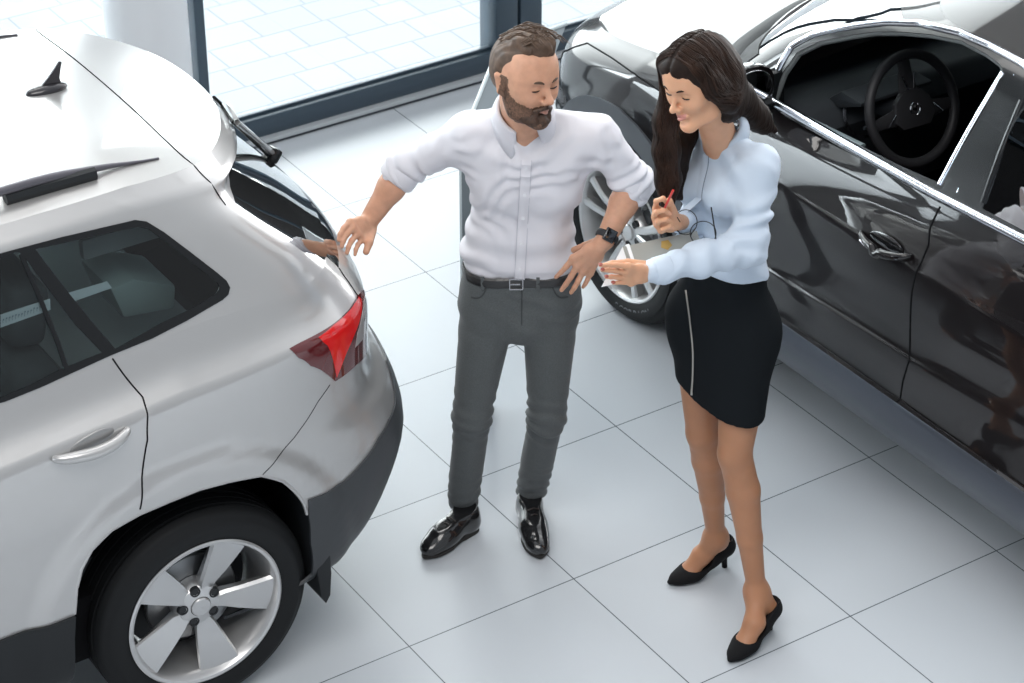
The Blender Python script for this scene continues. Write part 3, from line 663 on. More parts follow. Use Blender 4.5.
def hood_patch(net, s0, crown, nk=12):
    E = net.P(np.linspace(s0, net.smax, 60), np.full(60, net.vmax)); V = []; F = []
    for k in range(nk+1):
        t = k/nk; z = E[:, 2]+crown*(1-(1-t)**2)*smooth01((E[:, 1].max() and E[:, 1]/.5))
        V.append(np.stack([E[:, 0], E[:, 1]*(1-t), z], 1))
    V = np.vstack(V); n = 60
    for k in range(nk):
        for i in range(n-1): F.append((k*n+i, (k+1)*n+i+1, k*n+i+1)); F.append((k*n+i, (k+1)*n+i, (k+1)*n+i+1))
    F = np.array(F); fn = np.cross(V[F[:, 1]]-V[F[:, 0]], V[F[:, 2]]-V[F[:, 0]]); fl = fn[:, 2] < 0; F[fl] = F[fl][:, ::-1]; fn[fl] *= -1
    N = np.zeros_like(V)
    for j in range(3): np.add.at(N, F[:, j], fn)
    N[np.abs(V[:, 1]) < 1e-4, 1] = 0; N /= np.linalg.norm(N, axis=1, keepdims=True)+1e-9
    return V, N, F[np.linalg.norm(fn, axis=1) > 1e-9]
surf('bonnet', both(hood_patch(nl, 9.4, .035)), P_sil, car)
surf('door', D['door_rear'], P_sil, car, 'rear door'); surf('door', mirror(D['door_rear']), P_sil, car)
surf('door', D['door_front'], P_sil, car, 'front door'); surf('door', mirror(D['door_front']), P_sil, car)
surf('tailgate', both(D['gate']), P_sil, car)
bump = thick('rear_bumper', both(D['blk']), .006, P_bmp, car, 'dark grey rear bumper')
thick('sill_cladding', D['sill'], .008, P_blk, car); thick('sill_cladding', mirror(D['sill']), .008, P_blk, car)
thick('front_bumper', both(D['fblk']), .006, P_blk, car)
thick('grille', both(D['grille']), .006, P_gls, car)
for f in (lambda d: d, mirror):
    thick('headlight', f(D['headl']), .006, P_clear, car)
    tl = thick('tail_light', f(D['tail_all']), .003, P_dred, car, 'red tail light')
    thick('lens', f(D['tail_red']), .004, P_red, tl); thick('lens', f(D['tail_drk']), .0035, P_dred, tl, 'dark red lens'); thick('lens', f(D['tail_clr']), .004, P_clear, tl, 'clear lens')
    thick('window_trim', f(DU['trim']), .003, P_gls, car)
    for nm in ('qglass', 'rglassd', 'fglass'): surf('side_window', offset(f(DU[nm]), .001), P_glass, car)
surf('rear_window', both(join(D['rg'], DU['rearglass'])), glass_mat('rear_glass', (.30, .37, .40), .42, fres=1.6), car)
surf('windscreen', both(DU['wscreen']), P_glass, car)
# panel gaps
mb = MB()
seamline(mb, nl, seam_low); mb.build('panel_gap', P_gap, car); mb = MB(); seamline(mb, nl, [(5.0447, 5.0083), (4.8002, 5.474), (4.4867, 6.0051), (4.2363, 6.3478), (4.0577, 6.5029)], r=.0013); mb.build('bumper_gap', P_gap, car)
mb = MB(); seamline(mb, nl, gate[5:10], r=.0022); mb.build('tailgate_gap', P_gap, car)
# arch lip: rolled edge
for f in (1, -1):
    mb = MB()
    q = np.array(resample(arch_px, .01, False)); P = nl.P(q[:, 0], q[:, 1])*[1, f, 1]; mb.tube(P-np.array([0, f*.004, 0]), .006, 8)
    mb.build('wheel_arch_lip', P_sil, car)
    for cx_ in (.035, 2.5):
        m2 = MB()
        ang = np.linspace(-.25, math.pi+.25, 30); rr = .425
        a = [m2.bm.verts.new((cx_+rr*math.cos(t)*.97, f*.835, .355+rr*math.sin(t))) for t in ang]
        b = [m2.bm.verts.new((cx_+rr*math.cos(t)*.97, f*.50, .355+rr*math.sin(t))) for t in ang]
        for i in range(29): m2.bm.faces.new((a[i], a[i+1], b[i+1], b[i]))
        m2.bm.faces.new(b); m2.build('wheel_well', P_gap, car, auto=False)
# mud flap
for f in (1, -1):
    mb = MB(); pf = [(.40, .60), (.415, .52), (.43, .40), (.432, .30), (.425, .225), (.41, .20), (.395, .23), (.385, .33), (.375, .45), (.37, .56)]
    mb.prism([(-x+.045, z+.01) for x, z in pf], f*.62, f*.842, bevel=.004); mb.build('mud_flap', P_blk, car)
wh = wheel('sil', car, 0, .725, 1, spin=math.radians(114)); 
wheel('sil', car, 0, -.725, -1); wheel('sil', car, 2.5, .725, 1, spin=.5); wheel('sil', car, 2.5, -.725, -1, spin=.2)
# underbody so that nothing is seen through
mb = MB(); mb.box((1.25, 0, .36), (2.0, 1.5, .22), bevel=.03); mb.box((-.40, 0, .38), (.4, 1.2, .16), bevel=.03); mb.box((2.95, 0, .38), (.4, 1.3, .25), bevel=.03); mb.cyl((0, -.7, .31), (0, .7, .31), .035); mb.build('underbody', P_gap, car)
# door handle
def door_handle(name, net, parent, px, m, cup=True, r=.011, mi=False):
    """px: handle centre line as surface points (s,v)"""
    mb = MB(); q = np.array([p for p in catmull(px, 8)]); P = []
    n = len(q)
    for i, (s, v) in enumerate(q):
        t = i/(n-1); p, nn = surf_pt(net, s, v); P.append(p+nn*(.004+.026*math.sin(math.pi*t)**.5))
    P = np.array(P)*([1, -1, 1] if mi else [1, 1, 1])
    R = [r*(.55+.55*math.sin(math.pi*(i/(n-1)))**.6) for i in range(n)]
    mb.tube(P, R, 14); return mb.build(name, m, parent)
hp = [(6.2373, 7.8528), (6.1471, 7.7133), (6.0254, 7.5598), (5.908, 7.5741), (5.8154, 7.7792)]
for mi in (False, True):
    h = door_handle('door_handle', nl, car, hp, P_sil, r=.0155, mi=mi)
    c0, n0 = surf_pt(nl, *(6.0209, 7.8663)); c0 = c0*[1, -1 if mi else 1, 1]
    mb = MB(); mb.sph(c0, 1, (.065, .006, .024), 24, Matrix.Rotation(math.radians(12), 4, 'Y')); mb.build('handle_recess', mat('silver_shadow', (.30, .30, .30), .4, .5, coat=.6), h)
# roof seam, spoiler edge, rails, antenna
rs = [(-0.2705, 0.5674, 1.4297)]
def roof_z(x, y): return None
bvh = BVHTree.FromPolygons([Vector(p) for p in roof[0]]+[Vector((p[0], -p[1], p[2])) for p in roof[0]], [tuple(map(int, f)) for f in roof[2]]+[tuple(int(i)+len(roof[0]) for i in f[::-1]) for f in roof[2]])
bvu = BVHTree.FromPolygons([Vector(p) for p in both(join(DU['rest'], roof))[0]], [tuple(map(int, f)) for f in both(join(DU['rest'], roof))[2]])
def on_roof(x, y):
    h = bvu.ray_cast(Vector((x, y, 2)), Vector((0, 0, -1)))
    return h[0] if h[0] else Vector((x, y, 1.5))
mb = MB(); sk = [(-0.206, -0.2242), (-0.1965, -0.0826), (-0.1961, 0.1711), (-0.2005, 0.3712), (-0.2175, 0.5086), (-0.2623, 0.5844)]; hs = catmull([(q[1], q[0]) for q in sk], 6); hs = [(-a, b) for a, b in reversed(hs) if a > .03]+[(a, b) for a, b in hs if a > .03]; pts_ = [on_roof(b, a) for a, b in hs]
mb.tube(pts_, .0022, 6); mb.build('roof_gap', P_gap, car)
P_rail = mat('roof_rail_anthracite', (.09, .085, .10), .35, .3, coat=.3)
for f in (1, -1):
    mb = MB(); xs = np.linspace(-.14, 1.35, 34); L1 = []; R1 = []
    for i, x in enumerate(xs):
        t = i/33; e = min(t/.28, (1-t)/.12, 1); h = .034*smooth01(np.array(e))+.002
        b = on_roof(x, f*(.455+.02*e)); L1.append(b+Vector((0, 0, h))); R1.append(.0035+.0095*float(smooth01(np.array(min(e*1.3, 1)))))
    mb.tube(L1, R1, 10, flat=(1.0, (0, 0, 1)))
    rl = mb.build('roof_rail', P_rail, car)
    mb = MB()
    for xa, xb in ((.05, .30), (.78, .9), (1.15, 1.30)):
        k = 8; ft = []
        for j in range(k+1):
            x = xa+(xb-xa)*j/k; b = on_roof(x, f*.475); ft.append(b+Vector((0, 0, .012)))
        mb = MB(); mb.tube(ft, .017, 8, flat=(1.1, (0, 0, 1))); mb.build('rail_foot', P_blk, rl)
ab = on_roof(-.03, .0)
mb = MB(); mb.sph(ab+Vector((0, 0, .002)), 1, (.062, .026, .018), 20)
secs = [(.055, -.028, .0), (.048, -.020, .018), (.036, -.010, .04), (.028, .005, .062)]
fin = []
base_ = [(-.050, .008), (-.045, .03), (-.052, .06), (-.058, .078), (-.050, .080), (-.030, .06), (-.005, .035), (.02, .014)]
mb.prism([(ab.x+x*.9, ab.z+z*.95) for x, z in base_], -.005, .005, bevel=.002)
mb.build('shark_fin_antenna', mat('antenna_black', (.02, .018, .022), .25, coat=.5), car)
# rear wiper
wp = [Vector(p) for p in [(-0.6969, 0, 1.17), (-0.6969, 0, 1.17), (-0.4475, 0.284, 1.4632), (-0.4738, 0.1977, 1.4608), (-0.4804, 0.166, 1.4602)]]
wpo = lambda p, d: p+Vector((-.6, 0, .8))*d
mb = MB(); mb.tube([wpo(p, .022) for p in wp], [.013, .011, .010, .008, .006], 8, flat=(.8, (-.6, 0, .8))); w_ = mb.build('rear_wiper', P_sil, car)
mb = MB(); mb.box(wpo(wp[0], .018), (.036, .045, .045), M=Matrix.Rotation(-.6, 4, 'Y'), bevel=.01); mb.build('wiper_cap', P_gls, w_)
wb = [Vector(p) for p in [(-0.6969, 0, 1.17), (-0.4586, 0.2521, 1.4622), (-0.4861, 0.1302, 1.4597), (-0.4524, 0.1564, 1.5011)]]
mb = MB(); mb.tube([wpo(p, .006) for p in wb], .005, 6); mb.build('wiper_blade', P_gls, w_)
# spoiler lip over the rear window
sp_ = []
for s in np.linspace(0, 3.1, 26):
    p, n = surf_pt(nu_, s, nu_.vmax-.9); sp_.append(p)
sp_ = [Vector((p[0], -p[1], p[2])) for p in reversed(sp_[1:])]+[Vector(p) for p in sp_]
# number plate
mb = MB(); 
# interior
mb = MB(); mb.box((1.2, 0, .50), (2.6, 1.35, .06)); mb.box((-.25, 0, .62), (.5, 1.2, .04))
for f in (1, -1):
    mb.box((1.2, f*.74, .78), (1.7, .05, .60), bevel=.02); mb.box((-.28, f*.62, .85), (.62, .08, .46), bevel=.03)
mb.box((1.92, 0, .86), (.35, 1.35, .26), bevel=.06)
mb.build('cabin_lining', P_int, car)
mb = MB(); mb.box((.6, 0, 1.455), (1.5, .98, .02), bevel=.01); mb.build('headlining', P_int2, car)
mb = MB()
def seat_mb(mb, x, y, w=.48, h=.60, head=True):
    mb.box((x+.28, y, .60), (.50, w, .16), bevel=.05, seg=3); mb.box((x-.02, y, .85), (.15, w, h), M=Matrix.Rotation(-.22, 4, 'Y'), bevel=.05, seg=3)
    if head: mb.box((x-.10, y, 1.24), (.11, .27, .18), M=Matrix.Rotation(-.18, 4, 'Y'), bevel=.04, seg=3); mb.cyl((x-.08, y-.06, 1.05), (x-.1, y-.06, 1.2), .008); mb.cyl((x-.08, y+.06, 1.05), (x-.1, y+.06, 1.2), .008)
for y in (-.42, 0, .42): seat_mb(mb, .40, y, .42, .58)
mb.build('rear_seat', P_seat, car)
for y in (-.37, .37):
    mb = MB(); seat_mb(mb, 1.22, y, .50, .62); mb.build('front_seat', P_seat, car)
mb = MB(); mb.box((-.02, 0, .98), (.42, 1.15, .02), bevel=.006); mb.build('parcel_shelf', P_int2, car)
mb = MB(); 
for (x0, y0, x1, y1) in ((-.05, .50, .10, .50),):
    mb.prism([(-.02, 1.23), (-.14, 1.17), (-.13, 1.10), (.02, 1.12), (.05, 1.22)], .30, .50, bevel=.012)
mb.build('cargo_side_panel', mat('panel_pale', (.42, .48, .47), .6), car)
mb = MB(); mb.box((-.02, .52, 1.38), (.30, .03, .06), bevel=.01); mb.build('pillar_trim', P_int2, car)


# white paper strips behind the side windows
M_paper = mat('white_strip', (.70, .72, .74), .5)
def glass_strip(px, m, name, t=.0012, lab=None):
    P = [Vector(p) for p in px]; V = []
    V = P+[p+Vector((0, -.0016, 0)) for p in P]; n = len(P)
    F = [tuple(range(n)), tuple(range(2*n-1, n-1, -1))]+[(i, i+n, (i+1) % n+n, (i+1) % n) for i in range(n)]
    return mesh(name, V, F, m, car, False, lab)
def inset(L): return [Vector(p)+Vector((0, -.006, 0)) for p in L]
st = inset([(0.2322, 0.6588, 1.3468), (0.1211, 0.6595, 1.346), (0.1124, 0.667, 1.3274), (0.2209, 0.6679, 1.3238)])
glass_strip(st, M_paper, 'window_sticker', lab='white window sticker')
st2 = inset([(0.418, 0.659, 1.3445), (0.2792, 0.6588, 1.3463), (0.2851, 0.6688, 1.3207), (0.4265, 0.6703, 1.3149)])
ws = glass_strip(st2, M_paper, 'window_sticker', lab='white window sticker with faint lettering')
mb = MB(); a, b, c, d = [Vector(p) for p in st2]; random.seed(3)
for i in range(14):
    u = .06+.06*i; h = random.uniform(.25, .5); p0 = a.lerp(b, u); p1 = d.lerp(c, u); q0 = a.lerp(b, u+.032); q1 = d.lerp(c, u+.032)
    o = Vector((0, .003, 0)); mb.quad([p0.lerp(p1, .5-h/2)+o, q0.lerp(q1, .5-h/2)+o, q0.lerp(q1, .5-h/2+.13)+o, p0.lerp(p1, .5-h/2+.13)+o])
    mb.quad([p0.lerp(p1, .5-h/2)+o, p0.lerp(q0, .35).lerp(p1.lerp(q1, .35), .5-h/2)+o, p0.lerp(q0, .35).lerp(p1.lerp(q1, .35), .5+h/2)+o, p0.lerp(p1, .5+h/2)+o])
mb.build('sticker_lettering', mat('letter_grey', (.35, .38, .42), .6), ws, smooth=False)
dv = [Vector(p)+Vector((0, .004, 0)) for p in [(0.3252, 0.6042, 1.4707), (0.3067, 0.6552, 1.3551), (0.2907, 0.7008, 1.2391), (0.2868, 0.7266, 1.1789)]]
mb = MB(); mb.tube(dv, .007, 6, flat=(.4, (0, 1, 0))); mb.build('window_divider', P_gls, car)

# ================================================================= dark car, driver's side towards the camera
OR_ = Vector((2.5194, 5.6711, 0)); MR = frame(OR_, TA, Vector((-.83511, -.55008, 0)))
K_pnt = mat('dark_brown_paint', (.006, .0045, .005), .35, coat=1.0, coat_rough=.015, spec=.1)
K_sill = mat('grey_sill_trim', (.075, .085, .105), .30, .5)
K_arch = mat('arch_grey_plastic', (.07, .078, .088), .45, spec=.5)
K_glass = glass_mat('dark_car_glass', (.10, .12, .12), .30, fres=1.7)
K_ws = glass_mat('windscreen_glass', (.25, .28, .28), .35, fres=1.6)
K_leather = mat('black_leather', (.026, .026, .029), .5, spec=.4)
K_dash = mat('dashboard_black', (.032, .038, .045), .55)
K_satin = mat('satin_chrome', (.72, .74, .80), .16, 1)
kar = empty('car', 'dark brown-black glossy car with an open driver window behind the woman', 'car', M=MR)
kl, ku = car_nets('drk'); kvz = kl.vmax
kL = lambda L, a=3, b=13.: side_to_sv(kl, L, a, b); kU = lambda L, a=3, b=13.: side_to_sv(ku, L, a, b)
WB = 2.62
karch = kL([(WB+.405*math.cos(a), .345+.405*math.sin(a)) for a in np.linspace(-.12, math.pi+.12, 22)], 8, 14)
kflare = kL([(WB+.495*math.cos(a), .345+.490*math.sin(a)) for a in np.linspace(-.12, math.pi+.12, 22)], 8, 14)
karch_p = karch+[(karch[-1][0], 0.), (karch[0][0], 0.)]; kflare_p = kflare+[(kflare[-1][0], 0.), (kflare[0][0], 0.)]
rarch = kL([(.40*math.cos(a), .345+.405*math.sin(a)) for a in np.linspace(-.12, math.pi+.12, 22)], 3, 8); rarch_p = rarch+[(rarch[-1][0], 0.), (rarch[0][0], 0.)]
rflare = kL([(.495*math.cos(a), .345+.49*math.sin(a)) for a in np.linspace(-.12, math.pi+.12, 22)], 3, 8); rflare_p = rflare+[(rflare[-1][0], 0.), (rflare[0][0], 0.)]
kseam = [(7.6342, 11.867), (7.6313, 10.9773), (7.5986, 10.4499), (7.6034, 9.2956), (7.6104, 8.3753), (7.5961, 7.4268), (7.5645, 6.0034), (7.5949, 5.4675), (7.6082, 4.6269), (7.6165, 3.3414)]
kfs = kL([(2.02, 1.07), (2.05, .95), (2.08, .8), (2.10, .62), (2.08, .50), (2.07, .42)])
sillz = kL([(.40, .475), (2.16, .475), (2.2, .42)]); ksill = sillz+[(sillz[2][0], 0.), (sillz[0][0], 0.)]
fd = kseam+kfs[::-1]; fdoor = [(kseam[0][0], kvz)]+kseam+kfs[::-1]+[(kfs[0][0], kvz)]
rdoor = [(kseam[0][0], kvz)]+kseam+kL([(.42, .45), (.40, .60), (.30, .76), (.18, .88), (.16, 1.15)])+[(kL([(.16, 1.15)])[0][0], kvz)]
khead = [(13.3, 7.9), (13.5, 6.9), (15.0, 7.0), (14.7, 8.6), (13.6, 8.6)]
kgr = [(14.9, 5.0), (16, 4.8), (16, 9.6), (14.9, 9.4)]
ktail = [(3.9, 9.4), (3.6, 7.6), (1.8, 7.8), (1.7, 9.8)]
kfb = [(12.6, 0.), (16, 0.), (16, 3.6), (12.7, 3.9)]; krb = [(0, 0), (3.6, 0), (3.5, 4.0), (0, 4.0)]
klow = {k: orient(v) for k, v in net_regions(kl, [('hole', karch_p), ('hole', rarch_p), ('flare', kflare_p), ('flare', rflare_p), ('khead', khead), ('kgr', kgr), ('ktail', ktail), ('kfb', kfb), ('krb', krb), ('fsill', [(sillz[2][0]+.02, 0), (sillz[1][0], 4.05), (kseam[-1][0], 4.05), (kseam[-1][0], 0)]), ('rsill', ksill), ('fdoor', fdoor), ('rdoor', rdoor)]).items()}
wopen = [(10.8905, 0.041), (10.9634, 0.1343), (11.0395, 0.2253), (11.1222, 0.3169), (11.2093, 0.4072), (11.3012, 0.4968), (11.3987, 0.5862), (11.4591, 0.6642), (11.5227, 0.7436), (11.5902, 0.825), (11.6626, 0.9091), (11.7415, 0.9969), (11.7494, 1.0825), (11.7618, 1.1731), (11.779, 1.269), (11.8016, 1.3704), (11.8298, 1.477), (11.8179, 1.5711), (11.8098, 1.6681), (11.8052, 1.7672), (11.8033, 1.8675), (11.8033, 1.9678), (11.8059, 2.0686), (11.8037, 2.1674), (11.8077, 2.2705), (11.8174, 2.3774), (11.8315, 2.4873), (11.8486, 2.5991), (11.8366, 2.6935), (11.8243, 2.7873), (11.8106, 2.8795), (11.7945, 2.9693), (11.7837, 3.0804), (11.7586, 3.1861), (11.7337, 3.2892), (11.7086, 3.391), (11.6831, 3.4923), (11.6571, 3.5942), (11.6303, 3.6976), (11.5763, 3.7783), (11.5216, 3.8599), (11.466, 3.9433), (11.4096, 4.0296), (11.3523, 4.1198), (11.2941, 4.2143), (11.173, 4.2107), (11.0553, 4.206), (10.9411, 4.2021), (10.8304, 4.1995), (10.7224, 4.1979), (10.6168, 4.151), (10.5137, 4.1064), (10.4125, 4.0633), (10.3176, 4.0301), (10.2116, 3.906), (10.1082, 3.7918), (9.9726, 3.5203), (9.8434, 3.2604), (9.7206, 2.9946), (9.6087, 2.7867), (9.4997, 2.5723), (9.4103, 2.3747), (9.331, 2.1884), (9.2627, 2.0168), (9.2024, 1.8545), (9.1472, 1.6945), (9.0968, 1.5405), (9.0508, 1.3947), (9.0087, 1.2583), (8.9699, 1.1313), (8.9327, 1.0067), (8.8983, 0.8919), (8.8665, 0.7848), (8.8366, 0.6828), (8.808, 0.5842), (8.7805, 0.4876), (8.7538, 0.3921), (8.7277, 0.2967), (8.7866, 0.288), (8.8457, 0.2792), (8.9048, 0.2705), (8.9642, 0.2617), (9.0237, 0.2528), (9.0834, 0.244), (9.1432, 0.2351), (9.2032, 0.2262), (9.2651, 0.2217), (9.3271, 0.2172), (9.3895, 0.2127), (9.452, 0.2081), (9.5148, 0.2034), (9.5778, 0.1987), (9.6411, 0.1939), (9.7046, 0.1891), (9.7683, 0.1841), (9.8323, 0.1791), (9.8954, 0.1726), (9.9587, 0.166), (10.0223, 0.1594), (10.0861, 0.1526), (10.1503, 0.1457), (10.2151, 0.1388), (10.2806, 0.1318), (10.3469, 0.1247), (10.4143, 0.1176), (10.483, 0.1105), (10.5464, 0.099), (10.6112, 0.0874), (10.6777, 0.0758), (10.7461, 0.0642), (10.8169, 0.0526)]
wchrome_o = [(10.884, 0), (11.5134, 0.5729), (11.9959, 1.0217), (12.1268, 1.515), (12.1221, 2.2264), (12.203, 2.9768), (12.1232, 3.8234), (11.5744, 4.6785), (10.9426, 4.8481), (10.2305, 4.8265)]
bp1 = [(10.1044, 3.8152), (10.0974, 4.0956), (9.0561, 1.4877), (8.7311, 0.2448), (8.7277, 0.2967)]
wr_in = [(9.1275, 2.8258), (8.6214, 1.3683), (8.2495, 0.4039), (8.0493, 0.3733), (7.7844, 0.3912)]
far = kU([(.62, 1.17), (.60, 1.46)])
rwin = kU([(.55, 1.185), (1.00, 1.166), (1.01, 1.475), (.55, 1.46), (.30, 1.40), (.18, 1.27), (.30, 1.20)])
kws = [(16., .2), (14., .2), (12.6, .25), (12.35, 1.2), (12.3, 2.4), (12.4, 3.5), (16., 3.8)]
krw = [(0., .12), (1.2, .12), (2.3, .10), (2.72, .3), (2.6, 1.2), (2.45, 2.2), (2.25, 2.72), (0., 2.85)]
ktrim = [wchrome_o[0]]+wchrome_o[1:]+kU([(.9, 1.497), (.55, 1.485), (.22, 1.42), (.08, 1.27), (.22, 1.175)])+[(kU([(.3, 1.175)])[0][0], 0.), (wchrome_o[0][0], 0.)]
kup = {k: orient(v) for k, v in net_regions(ku, [('open', wopen), ('rwin', rwin), ('trim', ktrim), ('cowl', [(16., 0.), (12.25, 0.), (12.35, .55), (16., .8)]), ('kws', kws), ('krw', krw)], ns=14, nv=4).items()}
kroof = roof_patch(ku, .46, crown=.045)
surf('body', both(join(klow['rest'], kup['rest'], kroof)), K_pnt, kar)
surf('bonnet', both(hood_patch(kl, 9.55, .055)), K_pnt, kar)
fdo = surf('door', klow['fdoor'], K_pnt, kar, 'driver door'); surf('door', mirror(klow['fdoor']), K_pnt, kar, 'passenger door')
rdo = surf('door', klow['rdoor'], K_pnt, kar, 'rear door'); surf('door', mirror(klow['rdoor']), K_pnt, kar, 'rear door')
for f in (lambda d: d, mirror):
    thick('sill_cladding', f(klow['fsill']), .004, K_sill, kar); thick('sill_cladding', f(klow['rsill']), .004, K_sill, kar)
    thick('headlight', f(klow['khead']), .004, P_clear, kar); thick('tail_light', f(klow['ktail']), .004, P_red, kar)
    thick('window_frame', f(kup['trim']), .002, P_gls, kar); surf('side_window', offset(f(kup['rwin']), .002), K_glass, kar)
fr = klow['flare']; 
def halfsplit(d, x0, sgn):
    P, N, F = d; m = (sgn*(P[F].mean(1)[:, 0]-x0)) > 0; F = F[m]; ids, inv = np.unique(F, return_inverse=True); return P[ids], N[ids], inv.reshape(F.shape)
for f in (lambda d: d, mirror):
    thick('arch_cladding', f(halfsplit(fr, 1.3, 1)), .010, K_arch, kar); thick('arch_cladding', f(halfsplit(fr, 1.3, -1)), .010, K_arch, kar)
thick('front_bumper', both(klow['kfb']), .006, P_blk, kar); thick('rear_bumper', both(klow['krb']), .006, P_blk, kar); thick('grille', both(klow['kgr']), .01, P_gls, kar)
surf('windscreen', both(kup['kws']), K_ws, kar); thick('cowl_cover', both(kup['cowl']), .003, P_blk, kar); surf('rear_window', both(kup['krw']), K_glass, kar)
# the passenger window is up
surf('side_window', offset(mirror(kup['open']), .001), K_glass, kar)
for nm, q in (('door_gap', kseam), ('door_gap', kfs)):
    mb = MB(); seamline(mb, kl, q, r=.0032); mb.build(nm, P_gap, kar)
    mb = MB(); q_ = np.array(resample(q, .02, False)); mb.tube(kl.P(q_[:, 0], q_[:, 1])*[1, -1, 1], .003, 6); mb.build(nm, P_gap, kar)
hsq = [(12.7065, 8.63), (12.516, 9.0858), (12.5223, 9.3938), (12.2368, 9.8028), (12.124, 10.0496), (12.0474, 10.2668), (11.965, 10.4776), (11.8994, 10.6777), (11.8462, 10.8724), (11.6914, 10.8588), (11.5534, 10.8264), (11.4272, 10.7814), (11.31, 10.7274), (11.1996, 10.6666), (11.0948, 10.5735), (10.9947, 10.4762), (10.8986, 10.3754), (10.8059, 10.2716), (10.7225, 10.2088), (10.6474, 10.1916), (10.5811, 10.1853), (10.5156, 10.1785), (10.451, 10.1713), (10.3872, 10.1639), (10.324, 10.1562), (10.2614, 10.1483), (10.1995, 10.1404), (10.1365, 10.1208), (10.074, 10.1016), (10.0121, 10.0825), (9.9505, 10.0636), (9.8895, 10.0447), (9.8289, 10.0258), (9.7689, 10.0067)]
for f in (1, -1):
    mb = MB(); q_ = np.array(resample(hsq, .02, False)); mb.tube(kl.P(q_[:, 0], q_[:, 1])*[1, f, 1], .0030, 6); mb.build('bonnet_gap', P_gap, kar)
# chrome belt strip and window surround
belt = np.linspace(kU([(.35, 1.175)])[0][0], kU([(2.00, 1.085)])[0][0], 60)
for f in (1, -1):
    for nm, a, b in (('belt_chrome', 0, 26), ('belt_chrome', 26, 60)):
        P = np.array([surf_pt(ku, s, .10, .002)[0] for s in belt[a:b+1]])*[1, f, 1]
        mb = MB(); mb.tube(P, .0145, 10, flat=(1.0, (0, 0, 1))); mb.build(nm, K_satin, kar)
    P = [surf_pt(ku, s, v, .001)[0]*[1, f, 1] for s, v in resample(wchrome_o, .02, False)+resample([wchrome_o[-1]]+kU([(.9, 1.497), (.55, 1.485), (.22, 1.42), (.08, 1.27), (.22, 1.185)]), .03, False)[1:]]
    mb = MB(); mb.tube(P, .0125, 10); mb.build('roof_line_chrome', K_satin, kar)
P = [surf_pt(ku, s, v, .004)[0] for s, v in resample(wopen[:int(len(wopen)*.52)], .02, False)]
mb = MB(); mb.tube(np.array(P)-[0, .012, .008], .010, 8); mb.build('window_seal', mat('rubber_seal', (.10, .11, .11), .5), kar)
P = [surf_pt(ku, s, v, -.012)[0] for s, v in resample([wopen[-2], wopen[-6], wopen[-12], wopen[-18]], .02, False)]
mb = MB(); mb.tube(P, .011, 8, flat=(.6, (0, 0, 1))); mb.build('window_channel', mat('window_channel_grey', (.16, .20, .21), .35), kar)
# door creases are in the surface; handle, mirror
hp = [(8.0616, 9.357), (7.9557, 9.046), (7.8312, 9.0165), (7.7466, 9.2789), (7.68, 9.725)]
for mi in (False, True):
    h = door_handle('door_handle', kl, kar, hp, K_pnt, r=.0125, mi=mi)
    c0, n0 = surf_pt(kl, *(7.8749, 9.5945)); c0 = c0*[1, -1 if mi else 1, 1]
    mb = MB(); mb.sph(c0, 1, (.075, .006, .030), 28, Matrix.Rotation(math.radians(4), 4, 'Y')); mb.build('handle_recess', mat('recess_black', (.008, .008, .009), .15, coat=1), h)
    P = [surf_pt(kl, s, v, .034)[0]*[1, -1 if mi else 1, 1] for s, v in [tuple(q) for q in catmull(hp, 6)][3:-3]]
    mb = MB(); mb.tube(np.array(P)-[0, 0, .010], .003, 6); mb.build('handle_chrome', K_satin, h)
for f in (1, -1):
    mc = Vector((1.945, f*.865, 1.185)); mb = MB()
    prof = []
    secs = [(.0, .055, .055), (.03, .095, .078), (.07, .112, .086), (.085, .110, .084)]
    r_ = bmesh.ops.create_uvsphere(mb.bm, u_segments=28, v_segments=18, radius=1)
    for v in r_['verts']:
        x, y, z = v.co; bx = abs(y)**.75*(1 if y > 0 else -1); bz = abs(z)**.8*(1 if z > 0 else -1)
        v.co = Vector((max(x, -.15)*.085, bx*.098, bz*.075))
    bmesh.ops.translate(mb.bm, vec=mc, verts=r_['verts']); ho = mb.build('mirror_housing', K_pnt, kar)
    mb = MB(); mb.sph(mc+Vector((-.017, 0, 0)), 1, (.006, .088, .066), 28); mb.build('mirror_glass', mat('mirror_glass', (.9, .9, .9), .02, 1), ho)
    mb = MB(); mb.tube([mc+Vector((-.01, -f*.07, -.05)), Vector((1.95, f*.79, 1.11)), Vector((1.96, f*.755, 1.10))], .022, 10); mb.build('mirror_arm', P_gls, ho)
    mb = MB(); mb.prism([(2.10, 1.07), (1.94, 1.09), (1.955, 1.20), (1.985, 1.205)], f*.712, f*.752, bevel=.006); mb.build('mirror_sail', P_gls, kar)
# wheels and wells
fwheel = wheel('drk', kar, WB, .74, 1, R=.335, rim=.245, spin=.35)
for i, ch in enumerate('SCORPION'):
    cu = bpy.data.curves.new('letter', 'FONT'); cu.body = ch; cu.size = .036; cu.extrude = .0012; cu.align_x = 'CENTER'; to_ = bpy.data.objects.new('letter', cu); C.objects.link(to_)
    bpy.context.view_layer.update(); me = bpy.data.meshes.new_from_object(to_.evaluated_get(bpy.context.evaluated_depsgraph_get())); C.objects.unlink(to_); bpy.data.objects.remove(to_)
    al_ = math.radians(19+(i-3.5)*5.6); r_ = .300; o_ = link('tyre_letter', me, mat('tyre_letter', (.19, .20, .21), .6), fwheel, False)
    rt_ = Vector((-math.cos(al_), 0, math.sin(al_))); up_ = Vector((math.sin(al_), 0, math.cos(al_))); n_ = Vector((0, 1, 0)); p_ = -up_*r_+n_*.1045
    o_.matrix_local = Matrix(((rt_.x, up_.x, n_.x, p_.x), (rt_.y, up_.y, n_.y, p_.y), (rt_.z, up_.z, n_.z, p_.z), (0, 0, 0, 1)))
